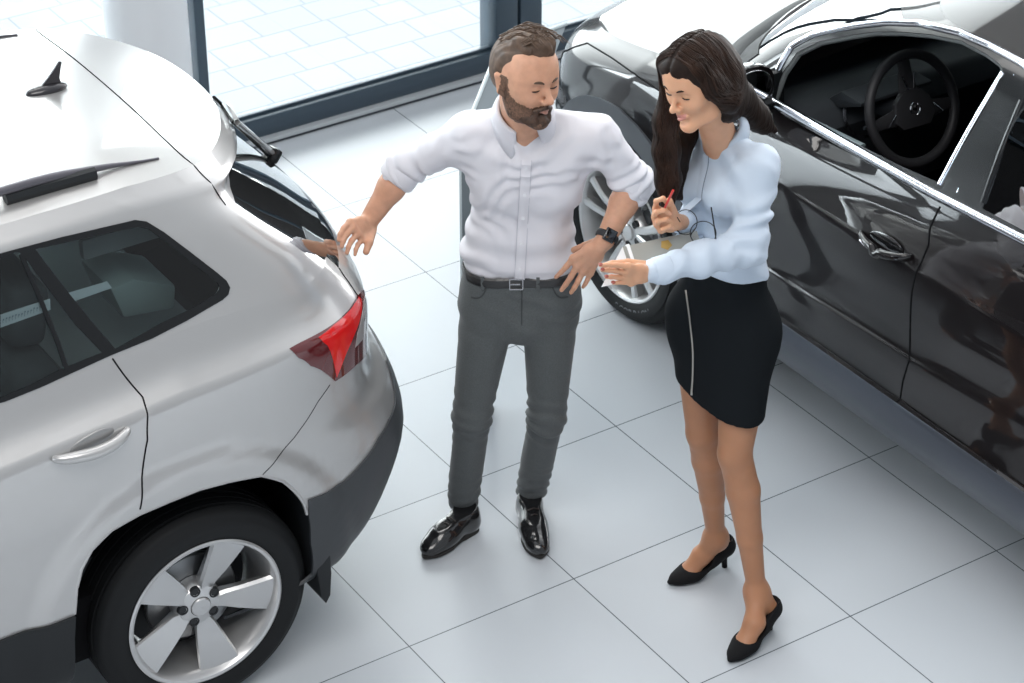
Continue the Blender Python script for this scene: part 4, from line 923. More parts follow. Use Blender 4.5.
wheel('drk', kar, WB, -.74, -1, R=.335, rim=.245); wheel('drk', kar, 0, .74, 1, R=.335, rim=.245); wheel('drk', kar, 0, -.74, -1, R=.335, rim=.245)
for f in (1, -1):
    for cx_ in (0, WB):
        m2 = MB(); ang = np.linspace(-.25, math.pi+.25, 30); rr = .41
        a = [m2.bm.verts.new((cx_+rr*math.cos(t), f*.862, .345+rr*math.sin(t))) for t in ang]; b = [m2.bm.verts.new((cx_+rr*math.cos(t), f*.50, .345+rr*math.sin(t))) for t in ang]
        for i in range(29): m2.bm.faces.new((a[i], a[i+1], b[i+1], b[i]))
        m2.bm.faces.new(b); m2.build('wheel_well', P_gap, kar, auto=False)
mb = MB(); mb.box((1.31, 0, .36), (1.9, 1.5, .2), bevel=.03); mb.build('underbody', P_gap, kar)
# cowl and wipers under the windscreen
mb = MB(); E = [ku.P(np.array([s]), np.array([.25]))[0] for s in np.linspace(12.6, 16, 16)]
E = E+[e*[1, -1, 1] for e in reversed(E[:-1])]
Pc = [Vector((e[0]+.03, e[1], e[2]-.02)) for e in E]
mb.tube(Pc, .045, 8, flat=(.5, (0, 0, 1))); mb.build('cowl_panel', P_blk, kar)
for y0, y1 in ((.55, -.05), (-.10, -.60)):
    mb = MB(); q = [Vector((2.50-.25*(abs(y)/.6)**2+.0, y, 1.10)) for y in np.linspace(y0, y1, 9)]; mb.tube([p+Vector((-.02, 0, .02)) for p in q], .009, 6); mb.build('wiper_arm', P_gls, kar)
# ---- cabin
mb = MB(); mb.box((1.2, 0, .42), (2.4, 1.5, .05))
for f in (1, -1): mb.box((1.1, f*.72, .78), (2.0, .05, .58), bevel=.02)
mb.build('cabin_lining', K_dash, kar)
mb = MB(); mb.box((.95, 0, 1.475), (1.3, .96, .02), bevel=.01); mb.build('headlining', P_int2, kar)
mb = MB()
dp = [(2.42, .62), (2.46, 1.03), (2.30, 1.055), (2.12, 1.04), (2.02, 1.06), (1.93, 1.05), (1.88, .98), (1.93, .88), (1.98, .62)]
mb.prism(dp, -.70, .70, bevel=.02); 
da = mb.build('dashboard', K_dash, kar)
mb = MB()
for yy in (.44, .30):
    mb.lathe([(.070, 0), (.076, .006), (.079, 0), (.070, -.004)], Matrix.Translation((1.875, yy, 1.01)) @ Matrix.Rotation(math.radians(25), 4, 'Y') @ Matrix.Rotation(-math.pi/2, 4, 'Z'), 36); mb.build('gauge_ring', K_satin, da); mb = MB()
mb.tube([(1.86, .60, 1.02), (1.88, .655, .98), (1.87, .66, .91)], .005, 6); mb.build('vent_trim', K_satin, da)
mb = MB(); mb.prism([(1.96, 1.05), (1.90, 1.10), (1.80, 1.10), (1.80, 1.085), (1.90, 1.04)], .22, .52, bevel=.01); mb.build('gauge_hood', K_dash, da)
# steering wheel
swc = Vector((1.7252, 0.37, 1.0716)); 
swM = Matrix.Translation(swc) @ Matrix.Rotation(math.radians(-115+48), 4, 'Y')   # local z = wheel axis towards the driver
R0 = .172; mb = MB(); mb.tube([(R0*math.cos(a)*1.0, R0*math.sin(a), 0) for a in np.linspace(0, 2*math.pi, 65)[:-1]], .0165, 14, closed=True)
sw = mb.build('steering_wheel', K_leather, kar); sw.matrix_local = swM
mb = MB(); mb.prism([(-.058, -.055), (-.062, .055), (-.03, .082), (.03, .070), (.060, .035), (.066, 0), (.060, -.035), (.03, -.070), (-.03, -.082)], -.012, .012, bevel=.008, M=Matrix.Rotation(math.pi/2, 4, 'X'))
mb.build('hub_pad', K_leather, sw)
for a, w0 in ((math.pi/2, .030), (-math.pi/2, .030)):
    d = Vector((math.cos(a), math.sin(a), 0)); mb = MB(); mb.tube([d*.05+Vector((-.012, 0, -.006)), d*.11+Vector((-.016, 0, -.006)), d*(R0-.005)+Vector((-.020, 0, 0))], [.030, .022, .016], 10, flat=(.35, (0, 0, 1))); mb.build('spoke', K_leather, sw)
mb = MB(); mb.tube([Vector((.05, 0, -.006)), Vector((.11, 0, -.006)), Vector((R0-.005, 0, 0))], [.040, .028, .022], 10, flat=(.35, (0, 0, 1))); mb.build('spoke', K_leather, sw)
for f in (1, -1):
    mb = MB(); mb.tube([(-.012, f*.090, .012), (.012, f*.078, .014), (-.030, f*.110, .010)] if False else [(-.040, f*.075, .012), (-.034, f*.112, .010), (-.002, f*.078, .013)], .0022, 6); mb.build('switch_trim', K_satin, sw)
    mb = MB(); mb.tube([(.062, f*.012, .012), (.110, f*.024, .010)], .0026, 6); mb.build('spoke_trim', K_satin, sw)
mb = MB(); mb.lathe([(.017, .0), (.019, .003), (.021, .0)], Matrix.Translation((0, 0, .014)) @ Matrix.Rotation(math.pi/2, 4, 'X'), 28); em = mb.build('emblem', P_chrome, sw)
mb = MB(); mb.prism([(-.010, -.002), (-.004, .009), (.0, .004), (.006, .011), (.010, .003), (.003, .001), (.008, -.008), (-.002, -.011), (-.003, -.004)], -.0015, .0015, M=Matrix.Translation((0, 0, .014)) @ Matrix.Rotation(math.pi/2, 4, 'X')); mb.build('emblem_bird', P_chrome, em)
mb = MB(); mb.cyl((0, 0, -.02), (0, 0, -.22), .03); mb.build('steering_column', K_dash, sw)
for f, nm in ((1, 'stalk'), (-1, 'stalk')):
    mb = MB(); mb.tube([(-.01, f*.03, -.05), (-.02, f*.17, -.04)], [.008, .006], 8); mb.build(nm, K_dash, sw)
for y in (-.38, .38):
    mb = MB(); seat_mb(mb, 1.02, y, .52, .62, head=True); mb.build('front_seat', K_leather, kar)
for y in (-.42, 0, .42):
    mb = MB(); seat_mb(mb, .22, y, .42, .60); mb.build('rear_seat', K_leather, kar)
mb = MB(); mb.tube([(2.2, .708, .98), (1.6, .715, .97), (1.1, .71, .98)], .022, 8); mb.build('door_armrest', K_dash, kar)
for nm, m_, a, b, dy in (('pillar_chrome', K_satin, (1004, 72), (939, 184), .010), ('pillar_applique', P_gls, (1012, 76), (950, 190), .016), ('pillar_applique', P_gls, (1020, 80), (963, 196), .012)): pass
pil = [(1.1524, 0.5774, 1.4851), (1.1814, 0.7506, 1.1606), (1.1157, 0.5704, 1.4918), (1.1106, 0.7496, 1.1662), (1.0368, 0.6085, 1.453), (1.0077, 0.7458, 1.1797)]
for nm, m_, k, r_ in (('pillar_chrome', K_satin, 0, .010), ('pillar_applique', K_satin, 2, .0035), ('pillar_applique', P_gls, 4, .012)):
    a, b = Vector(pil[k]), Vector(pil[k+1]); mb = MB(); mb.tube([a.lerp(b, t)+Vector((0, .006*math.sin(t*math.pi), 0)) for t in np.linspace(0, 1, 12)], r_, 8, flat=(.8, (0, 1, 0))); mb.build(nm, m_, kar)
# B pillar: glossy applique between the two windows, rear pane divider

# ================================================================= organic shapes: signed distances meshed as one continuous surface
f32 = np.float32
def _v(a): return np.asarray(a, f32)
class Cap:
    """tapered round limb from a to b; flat=(dir, k) squeezes it along dir by k"""
    def __init__(s, a, b, ra, rb=None, k=.02, flat=None, op='add'):
        s.a = _v(a); s.b = _v(b); s.ra = ra; s.rb = ra if rb is None else rb; s.k = k; s.op = op
        s.fd = None
        if flat: d = _v(flat[0]); s.fd = d/np.linalg.norm(d); s.fk = flat[1]
    def __call__(s, P):
        q = P-s.a; ab = s.b-s.a
        if s.fd is not None:
            q = q+np.outer(q@s.fd, s.fd)*(1/s.fk-1)
            ab = ab+s.fd*((ab@s.fd)*(1/s.fk-1))
        L = float(ab@ab)+1e-12; t = np.clip((q@ab)/L, 0, 1)
        d = np.sqrt(((q-t[:, None]*ab)**2).sum(1))-(s.ra+(s.rb-s.ra)*t)
        return d*(s.fk**.5 if s.fd is not None and s.fk < 1 else 1)
class Ell:
    def __init__(s, c, r, M=None, k=.02, op='add'):
        s.c = _v(c); s.r = _v(r); s.M = None if M is None else np.asarray(M, f32); s.k = k; s.op = op
    def __call__(s, P):
        q = P-s.c
        if s.M is not None: q = q@s.M
        k0 = np.sqrt(((q/s.r)**2).sum(1))+1e-9; k1 = np.sqrt(((q/s.r**2)**2).sum(1))+1e-9
        return k0*(k0-1)/k1
class Plane:
    """keeps the side where (P-c).n < 0"""
    def __init__(s, c, n, k=.004, op='cut'):
        s.c = _v(c); n = _v(n); s.n = n/np.linalg.norm(n); s.k = k; s.op = op
    def __call__(s, P): return (P-s.c)@s.n
def smin(a, b, k):
    h = np.maximum(k-np.abs(a-b), 0)/k; return np.minimum(a, b)-h*h*k*.25
def smax(a, b, k): return -smin(-a, -b, k)
def compose(prims, P, skip=None):
    d = np.full(len(P), 1.0, f32)
    for i, p in enumerate(prims):
        if skip is not None:
            m = skip[i]
            if not m.any(): continue
            if not m.all():
                idx = np.nonzero(m)[0]; q = p(P[idx]).astype(f32); x = d[idx]
                d[idx] = smin(x, q, p.k) if p.op == 'add' else (smax(x, -q, p.k) if p.op == 'sub' else smax(x, q, p.k)); continue
        q = p(P).astype(f32)
        d = smin(d, q, p.k) if p.op == 'add' else (smax(d, -q, p.k) if p.op == 'sub' else smax(d, q, p.k))
    return d
def sdf_surface(prims, lo, hi, h, disp=None, B=8, dmax=.02):
    """sparse surface nets"""
    lo = _v(lo); hi = _v(hi); H = h*B
    n = np.ceil((hi-lo)/H).astype(int)
    g = np.stack(np.meshgrid(*[np.arange(k) for k in n], indexing='ij'), -1).reshape(-1, 3)
    cen = lo+(g+.5)*H; cen = cen.astype(f32)
    near = H*.87+dmax
    pd = []
    d = compose(prims, cen)
    act = np.abs(d) < near*1.6+.01
    g = g[act]; cen = cen[act]
    pm = [np.abs(p(cen)) < near*1.5+max(p.k, .01)+.02 if p.op != 'add' else p(cen) < near*1.5+p.k+.03 for p in prims]
    # sample points at block corners grid (B+1)^3
    o = np.stack(np.meshgrid(*[np.arange(B+1)]*3, indexing='ij'), -1).reshape(-1, 3)
    nb = len(g); m = len(o); V = []; keymap = {}
    vals = np.empty((nb, m), f32)
    ch = max(1, 400000//m)
    for i in range(0, nb, ch):
        gg = g[i:i+ch]; P = (lo+((gg[:, None]*B+o[None])*h)).reshape(-1, 3).astype(f32)
        sk = [np.repeat(q[i:i+ch], m) for q in pm]
        # cut planes must always act
        sk = [np.ones(len(P), bool) if prims[j].op == 'cut' else sk[j] for j in range(len(prims))]
        dd = compose(prims, P, sk)
        if disp is not None: dd = dd+disp(P, dd)
        vals[i:i+ch] = dd.reshape(len(gg), m)
    D = vals.reshape(nb, B+1, B+1, B+1)
    N = (n*B+1)
    # cells with a sign change
    c = np.stack([D[:, i:B+i, j:B+j, k:B+k] for i in (0, 1) for j in (0, 1) for k in (0, 1)], -1)   # corner order ijk
    ins = c < 0; s = ins.sum(-1); cell = (s > 0) & (s < 8)
    bi, x, y, z = np.nonzero(cell); cv = c[cell]
    corner = np.array([(i, j, k) for i in (0, 1) for j in (0, 1) for k in (0, 1)], float)
    E = [(a, b) for a in range(8) for b in range(a+1, 8) if np.abs(corner[a]-corner[b]).sum() == 1]
    acc = np.zeros((len(cv), 3)); cnt = np.zeros(len(cv))
    for a, b in E:
        da = cv[:, a]; db = cv[:, b]; mm = (da < 0) != (db < 0)
        t = np.where(mm, da/(da-db+1e-20), 0)[:, None]
        acc += np.where(mm[:, None], corner[a]+(corner[b]-corner[a])*t, 0); cnt += mm
    vp = acc/cnt[:, None]
    gi = g[bi]*B+np.stack([x, y, z], 1)
    Vp = lo+(gi+vp)*h
    S = np.array([1, N[0]+2, (N[0]+2)*(N[1]+2)], np.int64)
    key = gi@S; order = np.argsort(key); ks = key[order]
    def find(q):
        kq = q@S; p = np.searchsorted(ks, kq); p = np.clip(p, 0, len(ks)-1); ok = ks[p] == kq; return np.where(ok, order[p], -1)
    F = []
    I = np.eye(3, dtype=int)
    for ax in range(3):
        b = corner[:, ax] == 1
        a0 = 0; a1 = [4, 2, 1][ax]
        m = (cv[:, 0] < 0) != (cv[:, a1] < 0)
        u, w = (ax+1) % 3, (ax+2) % 3
        q = gi[m]; s0 = cv[m, 0] < 0
        v00 = np.nonzero(m)[0]; v10 = find(q-I[u]); v01 = find(q-I[w]); v11 = find(q-I[u]-I[w])
        ok = (v10 >= 0) & (v01 >= 0) & (v11 >= 0)
        f = np.stack([v00, v10, v11, v01], 1)[ok]; s0 = s0[ok]
        f[~s0] = f[~s0][:, ::-1]; F.append(f)
    F = np.vstack(F)
    return Vp, F
def sdf_obj(name, prims, lo, hi, h, m, parent=None, disp=None, smooth=2, label=None, paint=None):
    V, F = sdf_surface(prims, lo, hi, h, disp)
    if smooth:  # light smoothing removes the stair steps
        for _ in range(smooth):
            A = np.zeros_like(V); c = np.zeros(len(V))
            for j in range(4):
                a = F[:, j]; b = F[:, (j+1) % 4]
                np.add.at(A, a, V[b]); np.add.at(A, b, V[a]); np.add.at(c, a, 1); np.add.at(c, b, 1)
            V = V*.5+A/np.maximum(c, 1)[:, None]*.5
    me = bpy.data.meshes.new(name)
    me.vertices.add(len(V)); me.vertices.foreach_set('co', V.astype(f32).ravel())
    me.loops.add(F.size); me.loops.foreach_set('vertex_index', F.ravel().astype(np.int32))
    me.polygons.add(len(F)); me.polygons.foreach_set('loop_start', np.arange(0, F.size, 4, dtype=np.int32)); me.polygons.foreach_set('loop_total', np.full(len(F), 4, np.int32))
    me.update(); me.validate()
    ms = m if isinstance(m, (list, tuple)) else [m]
    o = link(name, me, list(ms), parent, True, label)
    if paint is not None:
        cen = V[F].mean(1); me.polygons.foreach_set('material_index', paint(cen).astype(np.int32))
    return o
def vnoise(P, sc, seed=0):
    """cheap smooth value noise, P (n,3) scaled by sc (3)"""
    q = P*np.asarray(sc, f32)+seed*17.13; i = np.floor(q).astype(np.int64); f = q-i; f = f*f*(3-2*f); out = np.zeros(len(P), f32)
    for a in (0, 1):
        for b in (0, 1):
            for c in (0, 1):
                hsh = ((i[:, 0]+a)*73856093) ^ ((i[:, 1]+b)*19349663) ^ ((i[:, 2]+c)*83492791)
                hsh = (hsh*1103515245+12345) & 0x7fffffff; r = ((hsh >> 8) & 0xffff)/65535.
                out += r*(f[:, 0] if a else 1-f[:, 0])*(f[:, 1] if b else 1-f[:, 1])*(f[:, 2] if c else 1-f[:, 2])
    return out*2-1
def folds(P, d_, across, freq, amp, seed=0, warp=.35):
    """cloth folds: ridges running along the direction perpendicular to `across`"""
    a = _v(across); a = a/np.linalg.norm(a)
    w = vnoise(P, (6, 6, 6), seed)*warp+vnoise(P, (14, 14, 14), seed+3)*warp*.35
    t = (P@a)*freq+w*2.2
    s = np.sin(t*6.283); r = np.sign(s)*np.abs(s)**1.0
    return -amp*r*(.35+.65*np.clip(vnoise(P, (7, 7, 7), seed+7)+.35, 0, 1))
# ---------------------------------------------------------------- head, shared by both people (x right, y forward, z up)
def head_prims(c, R, s, female=False):
    c = np.array(c, float); R = np.array(R, float)
    T = lambda p: c+R@(np.array(p, float)*s)
    def E(p, r, k=.02, op='add'): return Ell(T(p), np.array(r)*s, R, k*s, op)
    def K(a, b, ra, rb, k=.02, op='add', flat=None): return Cap(T(a), T(b), ra*s, rb*s, k*s, op=op, flat=None if flat is None else (R@np.array(flat[0], float), flat[1]))
    w = .92 if female else 1.0
    L = [E((0, -.018, .045), (.077, .095, .083)), E((0, .012, .03), (.068, .078, .075), .03), E((0, .030, -.025), (.058*w, .056, .080), .03)]
    for sx in (-1, 1):
        L += [K((sx*.054*w, -.004, -.040), (sx*.046*w, .012, -.078), .018, .016, .03), K((sx*.046*w, .012, -.080), (sx*.012, .064, -.103), .015, .016 if not female else .012, .028),
              E((sx*.036, .060, -.024), (.023, .022, .022), .025), E((sx*.050, .035, .012), (.016, .03, .028), .03)]
    L += [E((0, .070, -.102), (.021*w, .017, .017), .018), K((-.034, .078, .024), (0, .086, .021), .009, .010, .016), K((.034, .078, .024), (0, .086, .021), .009, .010, .016),
          E((0, .050, .062), (.052, .040, .042), .04)]
    for sx in (-1, 1):
        L += [E((sx*.030, .098, .004), (.0175, .016, .0115), .014, 'sub'), E((sx*.030, .0735, .003), (.0145, .0135, .0120), .005)]
    nr = .0074 if female else .0095
    L += [K((0, .086, .012), (0, .108, -.026), nr*.85, nr, .010), E((0, .111, -.031), (.0105 if not female else .009, .0105, .0095), .008)]
    for sx in (-1, 1): L += [E((sx*.0115, .099, -.034), (.0075, .010, .0075), .007), E((sx*.006, .106, -.041), (.0035, .005, .003), .003, 'sub')]
    L += [K((0, .0905, -.045), (0, .093, -.052), .008, .007, .012)]
    lp = .0062 if female else .0050
    for sx in (-1, 1):
        L += [K((sx*.001, .0925, -.0575), (sx*.021, .081, -.061), lp*1.0, lp*.5, .004), K((sx*.001, .0912, -.0675), (sx*.019, .0805, -.064), lp*1.2, lp*.5, .004)]
    L += [K((-.020, .0955, -.0622), (.020, .0955, -.0622), .0030, .0030, .003, 'sub'), E((0, .085, -.084), (.016, .010, .006), .010, 'sub')]
    for sx in (-1, 1):
        L += [K((sx*.074, -.006, .020), (sx*.085, -.026, .026), .006, .0065, .006), K((sx*.085, -.028, .026), (sx*.081, -.020, -.020), .0065, .0055, .006), K((sx*.081, -.018, -.022), (sx*.075, -.006, -.030), .0065, .006, .006), E((sx*.077, -.012, .000), (.004, .016, .024), .006)]
    return L, T
def eye_bits(T, R, s, parent, m_lash, m_brow, female=False):
    for sx in (-1, 1):
        mb = MB(); P = [T((sx*(.030+dx), .0868-abs(dx)*abs(dx)*16-.0006, -.0022-.12*abs(dx)*0+(dx*dx)*9)) for dx in np.linspace(-.0135, .0145, 9)]
        mb.tube(P, [.0009, .0016, .0019, .0021, .0021, .0021, .0020, .0017, .0010], 6); mb.build('eyelashes', m_lash, parent)
        mb = MB(); P = [T((sx*x, y, z)) for x, y, z in ((.013, .0965, .0205), (.022, .0965, .0245), (.032, .0925, .0268), (.041, .0850, .0255), (.047, .0775, .0210))]
        P = catmull(P, 4); n = len(P); r0 = .0036 if not female else .0024
        mb.tube(P, [r0*(.6+.6*math.sin(math.pi*(.1+.8*i/(n-1)))) for i in range(n)], 8); mb.build('eyebrow', m_brow, parent)
# ---------------------------------------------------------------- hands
def hand_prims(wrist, palm, knuck, mids, tips, thumb, r=.0085, pr_=.016, wr=.026, flat=None):
    """wrist, palm centre, 4 knuckles, per finger list of joints, thumb chain"""
    L = []
    wrist = np.array(wrist); K = [np.array(k) for k in knuck]; palm = np.array(palm)
    for i, k in enumerate(K):
        L.append(Cap(wrist+(k-wrist)*.16, k, pr_, r*1.25, k=.014))
    for i in range(3): L.append(Cap((K[i]+wrist)*.5, (K[i+1]+wrist)*.5, pr_, pr_, k=.012)); L.append(Cap(K[i], K[i+1], r*1.1, r*1.1, k=.008))
    rr = [r, r*1.04, r, r*.86]
    for i in range(4):
        ch = [K[i]]+[np.array(q) for q in mids[i]]+[np.array(tips[i])]; n = len(ch)-1
        for j in range(n):
            a = rr[i]*(1.12-.12*j); b = rr[i]*(1.12-.12*(j+1)); L.append(Cap(ch[j], ch[j+1], a, b, k=.0035))
    th = [np.array(q) for q in thumb]
    for j in range(len(th)-1): L.append(Cap(th[j], th[j+1], [.0155, .0115, .0100, .009][j], [.0120, .0100, .0085, .008][j], k=.008 if j == 0 else .004))
    return L
def finger(k, tip, bend, up):
    """two joints between knuckle and tip, bowed along up"""
    k = np.array(k); tip = np.array(tip); up = np.array(up, float); up /= np.linalg.norm(up); return [k+(tip-k)*.42+up*bend, k+(tip-k)*.74+up*bend*.85]
def nails(parent, m, mids, tips, up, r=.0075, w=.0052):
    for md, tp in zip(mids, tips):
        tp = Vector(tp); md = Vector(md[-1] if isinstance(md, (list, tuple)) else md); d = (tp-md).normalized(); u = Vector(up); u = (u-d*u.dot(d)).normalized(); s = d.cross(u)
        M = Matrix((( s.x, d.x, u.x, 0), (s.y, d.y, u.y, 0), (s.z, d.z, u.z, 0), (0, 0, 0, 1)))
        mb = MB(); mb.sph(tp+d*.001+u*r*.80, 1, (w, .0062, .0016), 12, M); mb.build('fingernail', m, parent)
SKIN = mat('skin_man', (.62, .34, .225), .52, sss=.25, spec=.3, var=(40, .12))
SKINW = mat('skin_woman', (.64, .35, .215), .5, sss=.25, spec=.3, var=(25, .08))
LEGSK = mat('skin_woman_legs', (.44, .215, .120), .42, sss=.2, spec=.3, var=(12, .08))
LIPM = mat('lips_man', (.36, .18, .14), .45, sss=.2); LIPW = mat('lips_woman', (.54, .22, .18), .35, sss=.2)

# ================================================================= the bearded man
man = empty('person', 'bearded man in a white rolled-sleeve shirt and grey trousers, hand on hip', 'person', loc=(-.03, 6.12, 0))
manI = Matrix.Translation((.03, -6.12, 0))
def adopt(o, root):
    o.parent = root; o.matrix_parent_inverse = root.matrix_world.inverted() if False else Matrix.Translation(-root.location); return o
def A(v): return np.array(v, float)
mc, mR = A((0.0385, 6.02, 1.6047)), A(((-0.7898, 0.6128, 0.0286), (-0.6053, -0.786, 0.1254), (0.0994, 0.0817, 0.9917))); ms = .97
HP, MT = head_prims(mc, mR, ms)
shR, shL = A((-0.1316, 6.13, 1.3756)), A((0.239, 6.1, 1.3843))
elR, elL = A((-0.3077, 6.17, 1.2556)), A((0.3462, 6.1, 1.2473))
wrR, wrL = A((-0.4129, 6.12, 1.1071)), A((0.2629, 5.99, 1.1212))
nb = A((0.0315, 6.1, 1.4504))
hipR, hipL = A((-.062, 6.15, .86)), A((.118, 6.15, .86))
knR, knL = A((-0.1206, 6.1, 0.4488)), A((0.1053, 6.12, 0.435))
anR, anL = A((-0.1503, 6.18, 0.0679)), A((0.0591, 6.24, 0.0472))
che, wai, pel = A((.045, 6.125, 1.26)), A((.025, 6.15, 1.02)), A((.027, 6.155, .90))
body = list(HP)
body += [Cap(MT((0, -.030, -.055)), nb+A((0, .02, -.02)), .054, .060, .03), Cap(MT((0, .012, -.075)), nb+A((.004, -.035, -.03)), .030, .034, .03)]
body += [Cap(shR+A((.03, 0, 0)), shL-A((.03, 0, 0)), .055, .055, .05), Cap(che+A((-.05, 0.01, 0)), che+A((.05, 0.01, 0)), .065, .065, .04), Cap(che, wai, .075, .07, .04), Cap(wai, pel, .07, .075, .04), Cap(nb+A((0, .01, -.03)), che, .052, .06, .04)]
for s_, e_, w_ in ((shR, elR, wrR), (shL, elL, wrL)):
    body += [Cap(s_, e_, .047, .037, .03), Cap(e_, e_+(w_-e_)*.35, .038, .039, .02), Cap(e_+(w_-e_)*.35, w_, .039, .0275, .02)]
for h_, k_, a_ in ((hipR, knR, anR), (hipL, knL, anL)): body += [Cap(h_, k_, .060, .040, .03), Cap(k_, a_, .038, .030, .02)]
body += [Cap(anR, anR+A((-.01, -.03, -.03)), .030, .024, .02), Cap(anL, anL+A((0, -.03, -.03)), .030, .024, .02)]
# right hand laid over the edge of the tailgate
rk = [A((-0.4659, 6.02, 1.1507)), A((-0.4574, 6.01, 1.1369)), A((-0.4454, 6.01, 1.1173)), A((-0.4311, 6.02, 1.0953))]
rt = [A((-0.4889, 5.985, 1.1253)), A((-0.4805, 5.975, 1.1082)), A((-0.4657, 5.975, 1.0887)), A((-0.4441, 5.985, 1.0763))]
rk = [q+A((.006, .02, 0)) for q in rk]
upR = A((-.35, -.55, .75)); rm = [finger(k, t, .010, upR) for k, t in zip(rk, rt)]
body += hand_prims(wrR, (rk[1]+wrR)/2, rk, rm, rt, [wrR+A((.01, -.01, -.02)), A((-0.4062, 6.03, 1.0895)), A((-0.4144, 6.01, 1.0715))], pr_=.0155)
# left hand on the hip, fingers pointing down and forward
lk = [A((0.1728, 5.975, 1.0713)), A((0.1845, 5.975, 1.0451)), A((0.2019, 5.98, 1.0256)), A((0.2223, 5.99, 1.0131))]
lt = [A((0.1255, 5.985, 1.003)), A((0.1416, 5.985, 0.9597)), A((0.1688, 5.985, 0.9514)), A((0.203, 5.99, 0.9666))]
upL = A((.2, -.9, .3)); lm = [finger(k, t, .006, upL) for k, t in zip(lk, lt)]
body += hand_prims(wrL, (lk[1]+wrL)/2, lk, lm, lt, [wrL+A((-.015, .01, -.01)), A((0.2084, 6.04, 1.0729)), A((0.1781, 6.07, 1.0424))], pr_=.0155)
mRt = mR.T
def man_paint(c):
    q = ((c-mc)@mR)/ms
    lip = (np.abs(q[:, 0]) < .021) & (q[:, 2] > -.0735+.18*np.abs(q[:, 0])) & (q[:, 2] < -.0535-.18*np.abs(q[:, 0])) & (q[:, 1] > .082) & (q[:, 1] < .12)
    ax_ = np.abs(q[:, 0]); nz = vnoise(c.astype(f32), (240, 240, 240), 4)*.004
    jaw = (q[:, 2]+nz < -.052+.55*np.clip(ax_-.042, 0, 1)*1.0+np.clip(.035-q[:, 1], 0, .04)*.75) & (q[:, 2] > -.122) & (q[:, 1] > -.016)
    side = (ax_ > .058) & (q[:, 1]+nz > -.012) & (q[:, 1]+nz < .016) & (q[:, 2] < .03) & (q[:, 2] > -.06)
    mou = (ax_ < .026) & (q[:, 2]+nz*.5 < -.0455+ax_*-.25) & (q[:, 2] > -.075) & (q[:, 1] > .06)
    under = (c[:, 2] > nb[2]+.0)
    return np.where(lip, 1, np.where((jaw | side | mou) & under, 2, 0))
bo = sdf_obj('body', body, (-.56, 5.78, -.01), (.46, 6.36, 1.80), .0034, [SKIN, LIPM, mat('stubble', (.17, .090, .055), .6, var=(200, .5))], None, paint=man_paint, smooth=1); adopt(bo, man)
M_hair = mat('hair_brown', (.110, .066, .042), .5, spec=.4, var=(60, .4)); M_beard = mat('beard_brown', (.075, .038, .022), .6, var=(120, .5)); M_dark = mat('lash_dark', (.02, .012, .010), .6)
eye_bits(MT, mR, ms, bo, M_dark, M_hair)
# hair: short sides, longer brushed-up top, plus combed strands
def hp_(p, r, k=.02, op='add'): return Ell(MT(p), A(r)*ms, mR, k*ms, op)
hairp = [hp_((0, -.022, .052), (.0805, .0985, .0865)), hp_((0, -.045, .02), (.078, .075, .075), .02), hp_((.0, .015, .118), (.052, .064, .036), .025), hp_((-.008, .055, .112), (.044, .036, .032), .02),
         Plane(MT((0, .060, .050)), mR@A((0, .62, -.78)), .02), Plane(MT((0, -.02, -.052)), mR@A((0, .30, -1)), .01)]
for sx in (-1, 1): hairp.append(Ell(MT((sx*.085, .046, -.004)), A((.027, .032, .046))*ms, mR, .010, 'sub')); hairp.append(Ell(MT((sx*.085, -.012, -.010)), A((.03, .020, .030))*ms, mR, .006, 'sub'))
def hair_disp(P, d):
    q = ((P-_v(mc))@_v(mR))/ms
    t = q[:, 0]*1.0+q[:, 1]*.25
    top = np.clip((q[:, 2]-.06)/.04, 0, 1)
    return -(vnoise(np.stack([t, q[:, 1]*.15, q[:, 2]*.15], 1), (170, 170, 170), 2)*.0032+vnoise(q, (60, 25, 40), 5)*.0035)*(.3+.7*top)
ho = sdf_obj('hair', hairp, mc-.16, mc+.17, .0026, M_hair, None, disp=hair_disp, smooth=1); adopt(ho, man)
mb = MB(); rs_ = random.Random(4)
for i in range(150):
    x = rs_.uniform(-.055, .055); y = rs_.uniform(-.06, .07); sw = rs_.uniform(.7, 1.2)
    z0 = .119+.03*(1-(x/.06)**2)*(1-((y-.0)/.11)**2)-(.012 if y < -.03 else 0)
    p0 = A((x, y-.018, z0)); p1 = A((x-.010*sw, y+.004, z0+.014*sw)); p2 = A((x-.022*sw, y+.022*sw, z0+.012*sw-.25*max(0, y)))
    mb.tube([MT(p0), MT(p1), MT(p2)], [.0022, .0017, .0006], 5)
mb.build('hair_tuft', M_hair, ho)
# beard: jaw line, chin, moustache
bp = [Ell(MT((0, .066, -.098)), A((.025, .022, .019))*ms, mR, .01)]
for sx in (-1, 1):
    bp += [Cap(MT((sx*.060, -.004, -.030)), MT((sx*.049, .012, -.076)), .0135, .0170, .014), Cap(MT((sx*.049, .012, -.078)), MT((sx*.020, .060, -.098)), .0172, .0180, .014), Cap(MT((sx*.064, -.002, .005)), MT((sx*.060, -.002, -.035)), .0105, .0125, .010), Cap(MT((sx*.024, .077, -.064)), MT((sx*.022, .070, -.092)), .0065, .011, .012),
           Cap(MT((sx*.002, .0970, -.0500)), MT((sx*.025, .080, -.062)), .0056, .0062, .008)]
bp += [Cap(MT((0, .078, -.082)), MT((0, .08, -.098)), .0075, .012, .012), Cap(MT((-.018, .101, -.0625)), MT((.018, .101, -.0625)), .0062, .0062, .002, op='sub')]
def beard_disp(P, d): return -vnoise(P, (420, 420, 420), 3)*.0012-vnoise(P, (190, 190, 120), 8)*.0012
be = sdf_obj('beard', bp, mc-.16, mc+.14, .0024, M_beard, None, disp=beard_disp, smooth=0); adopt(be, man)
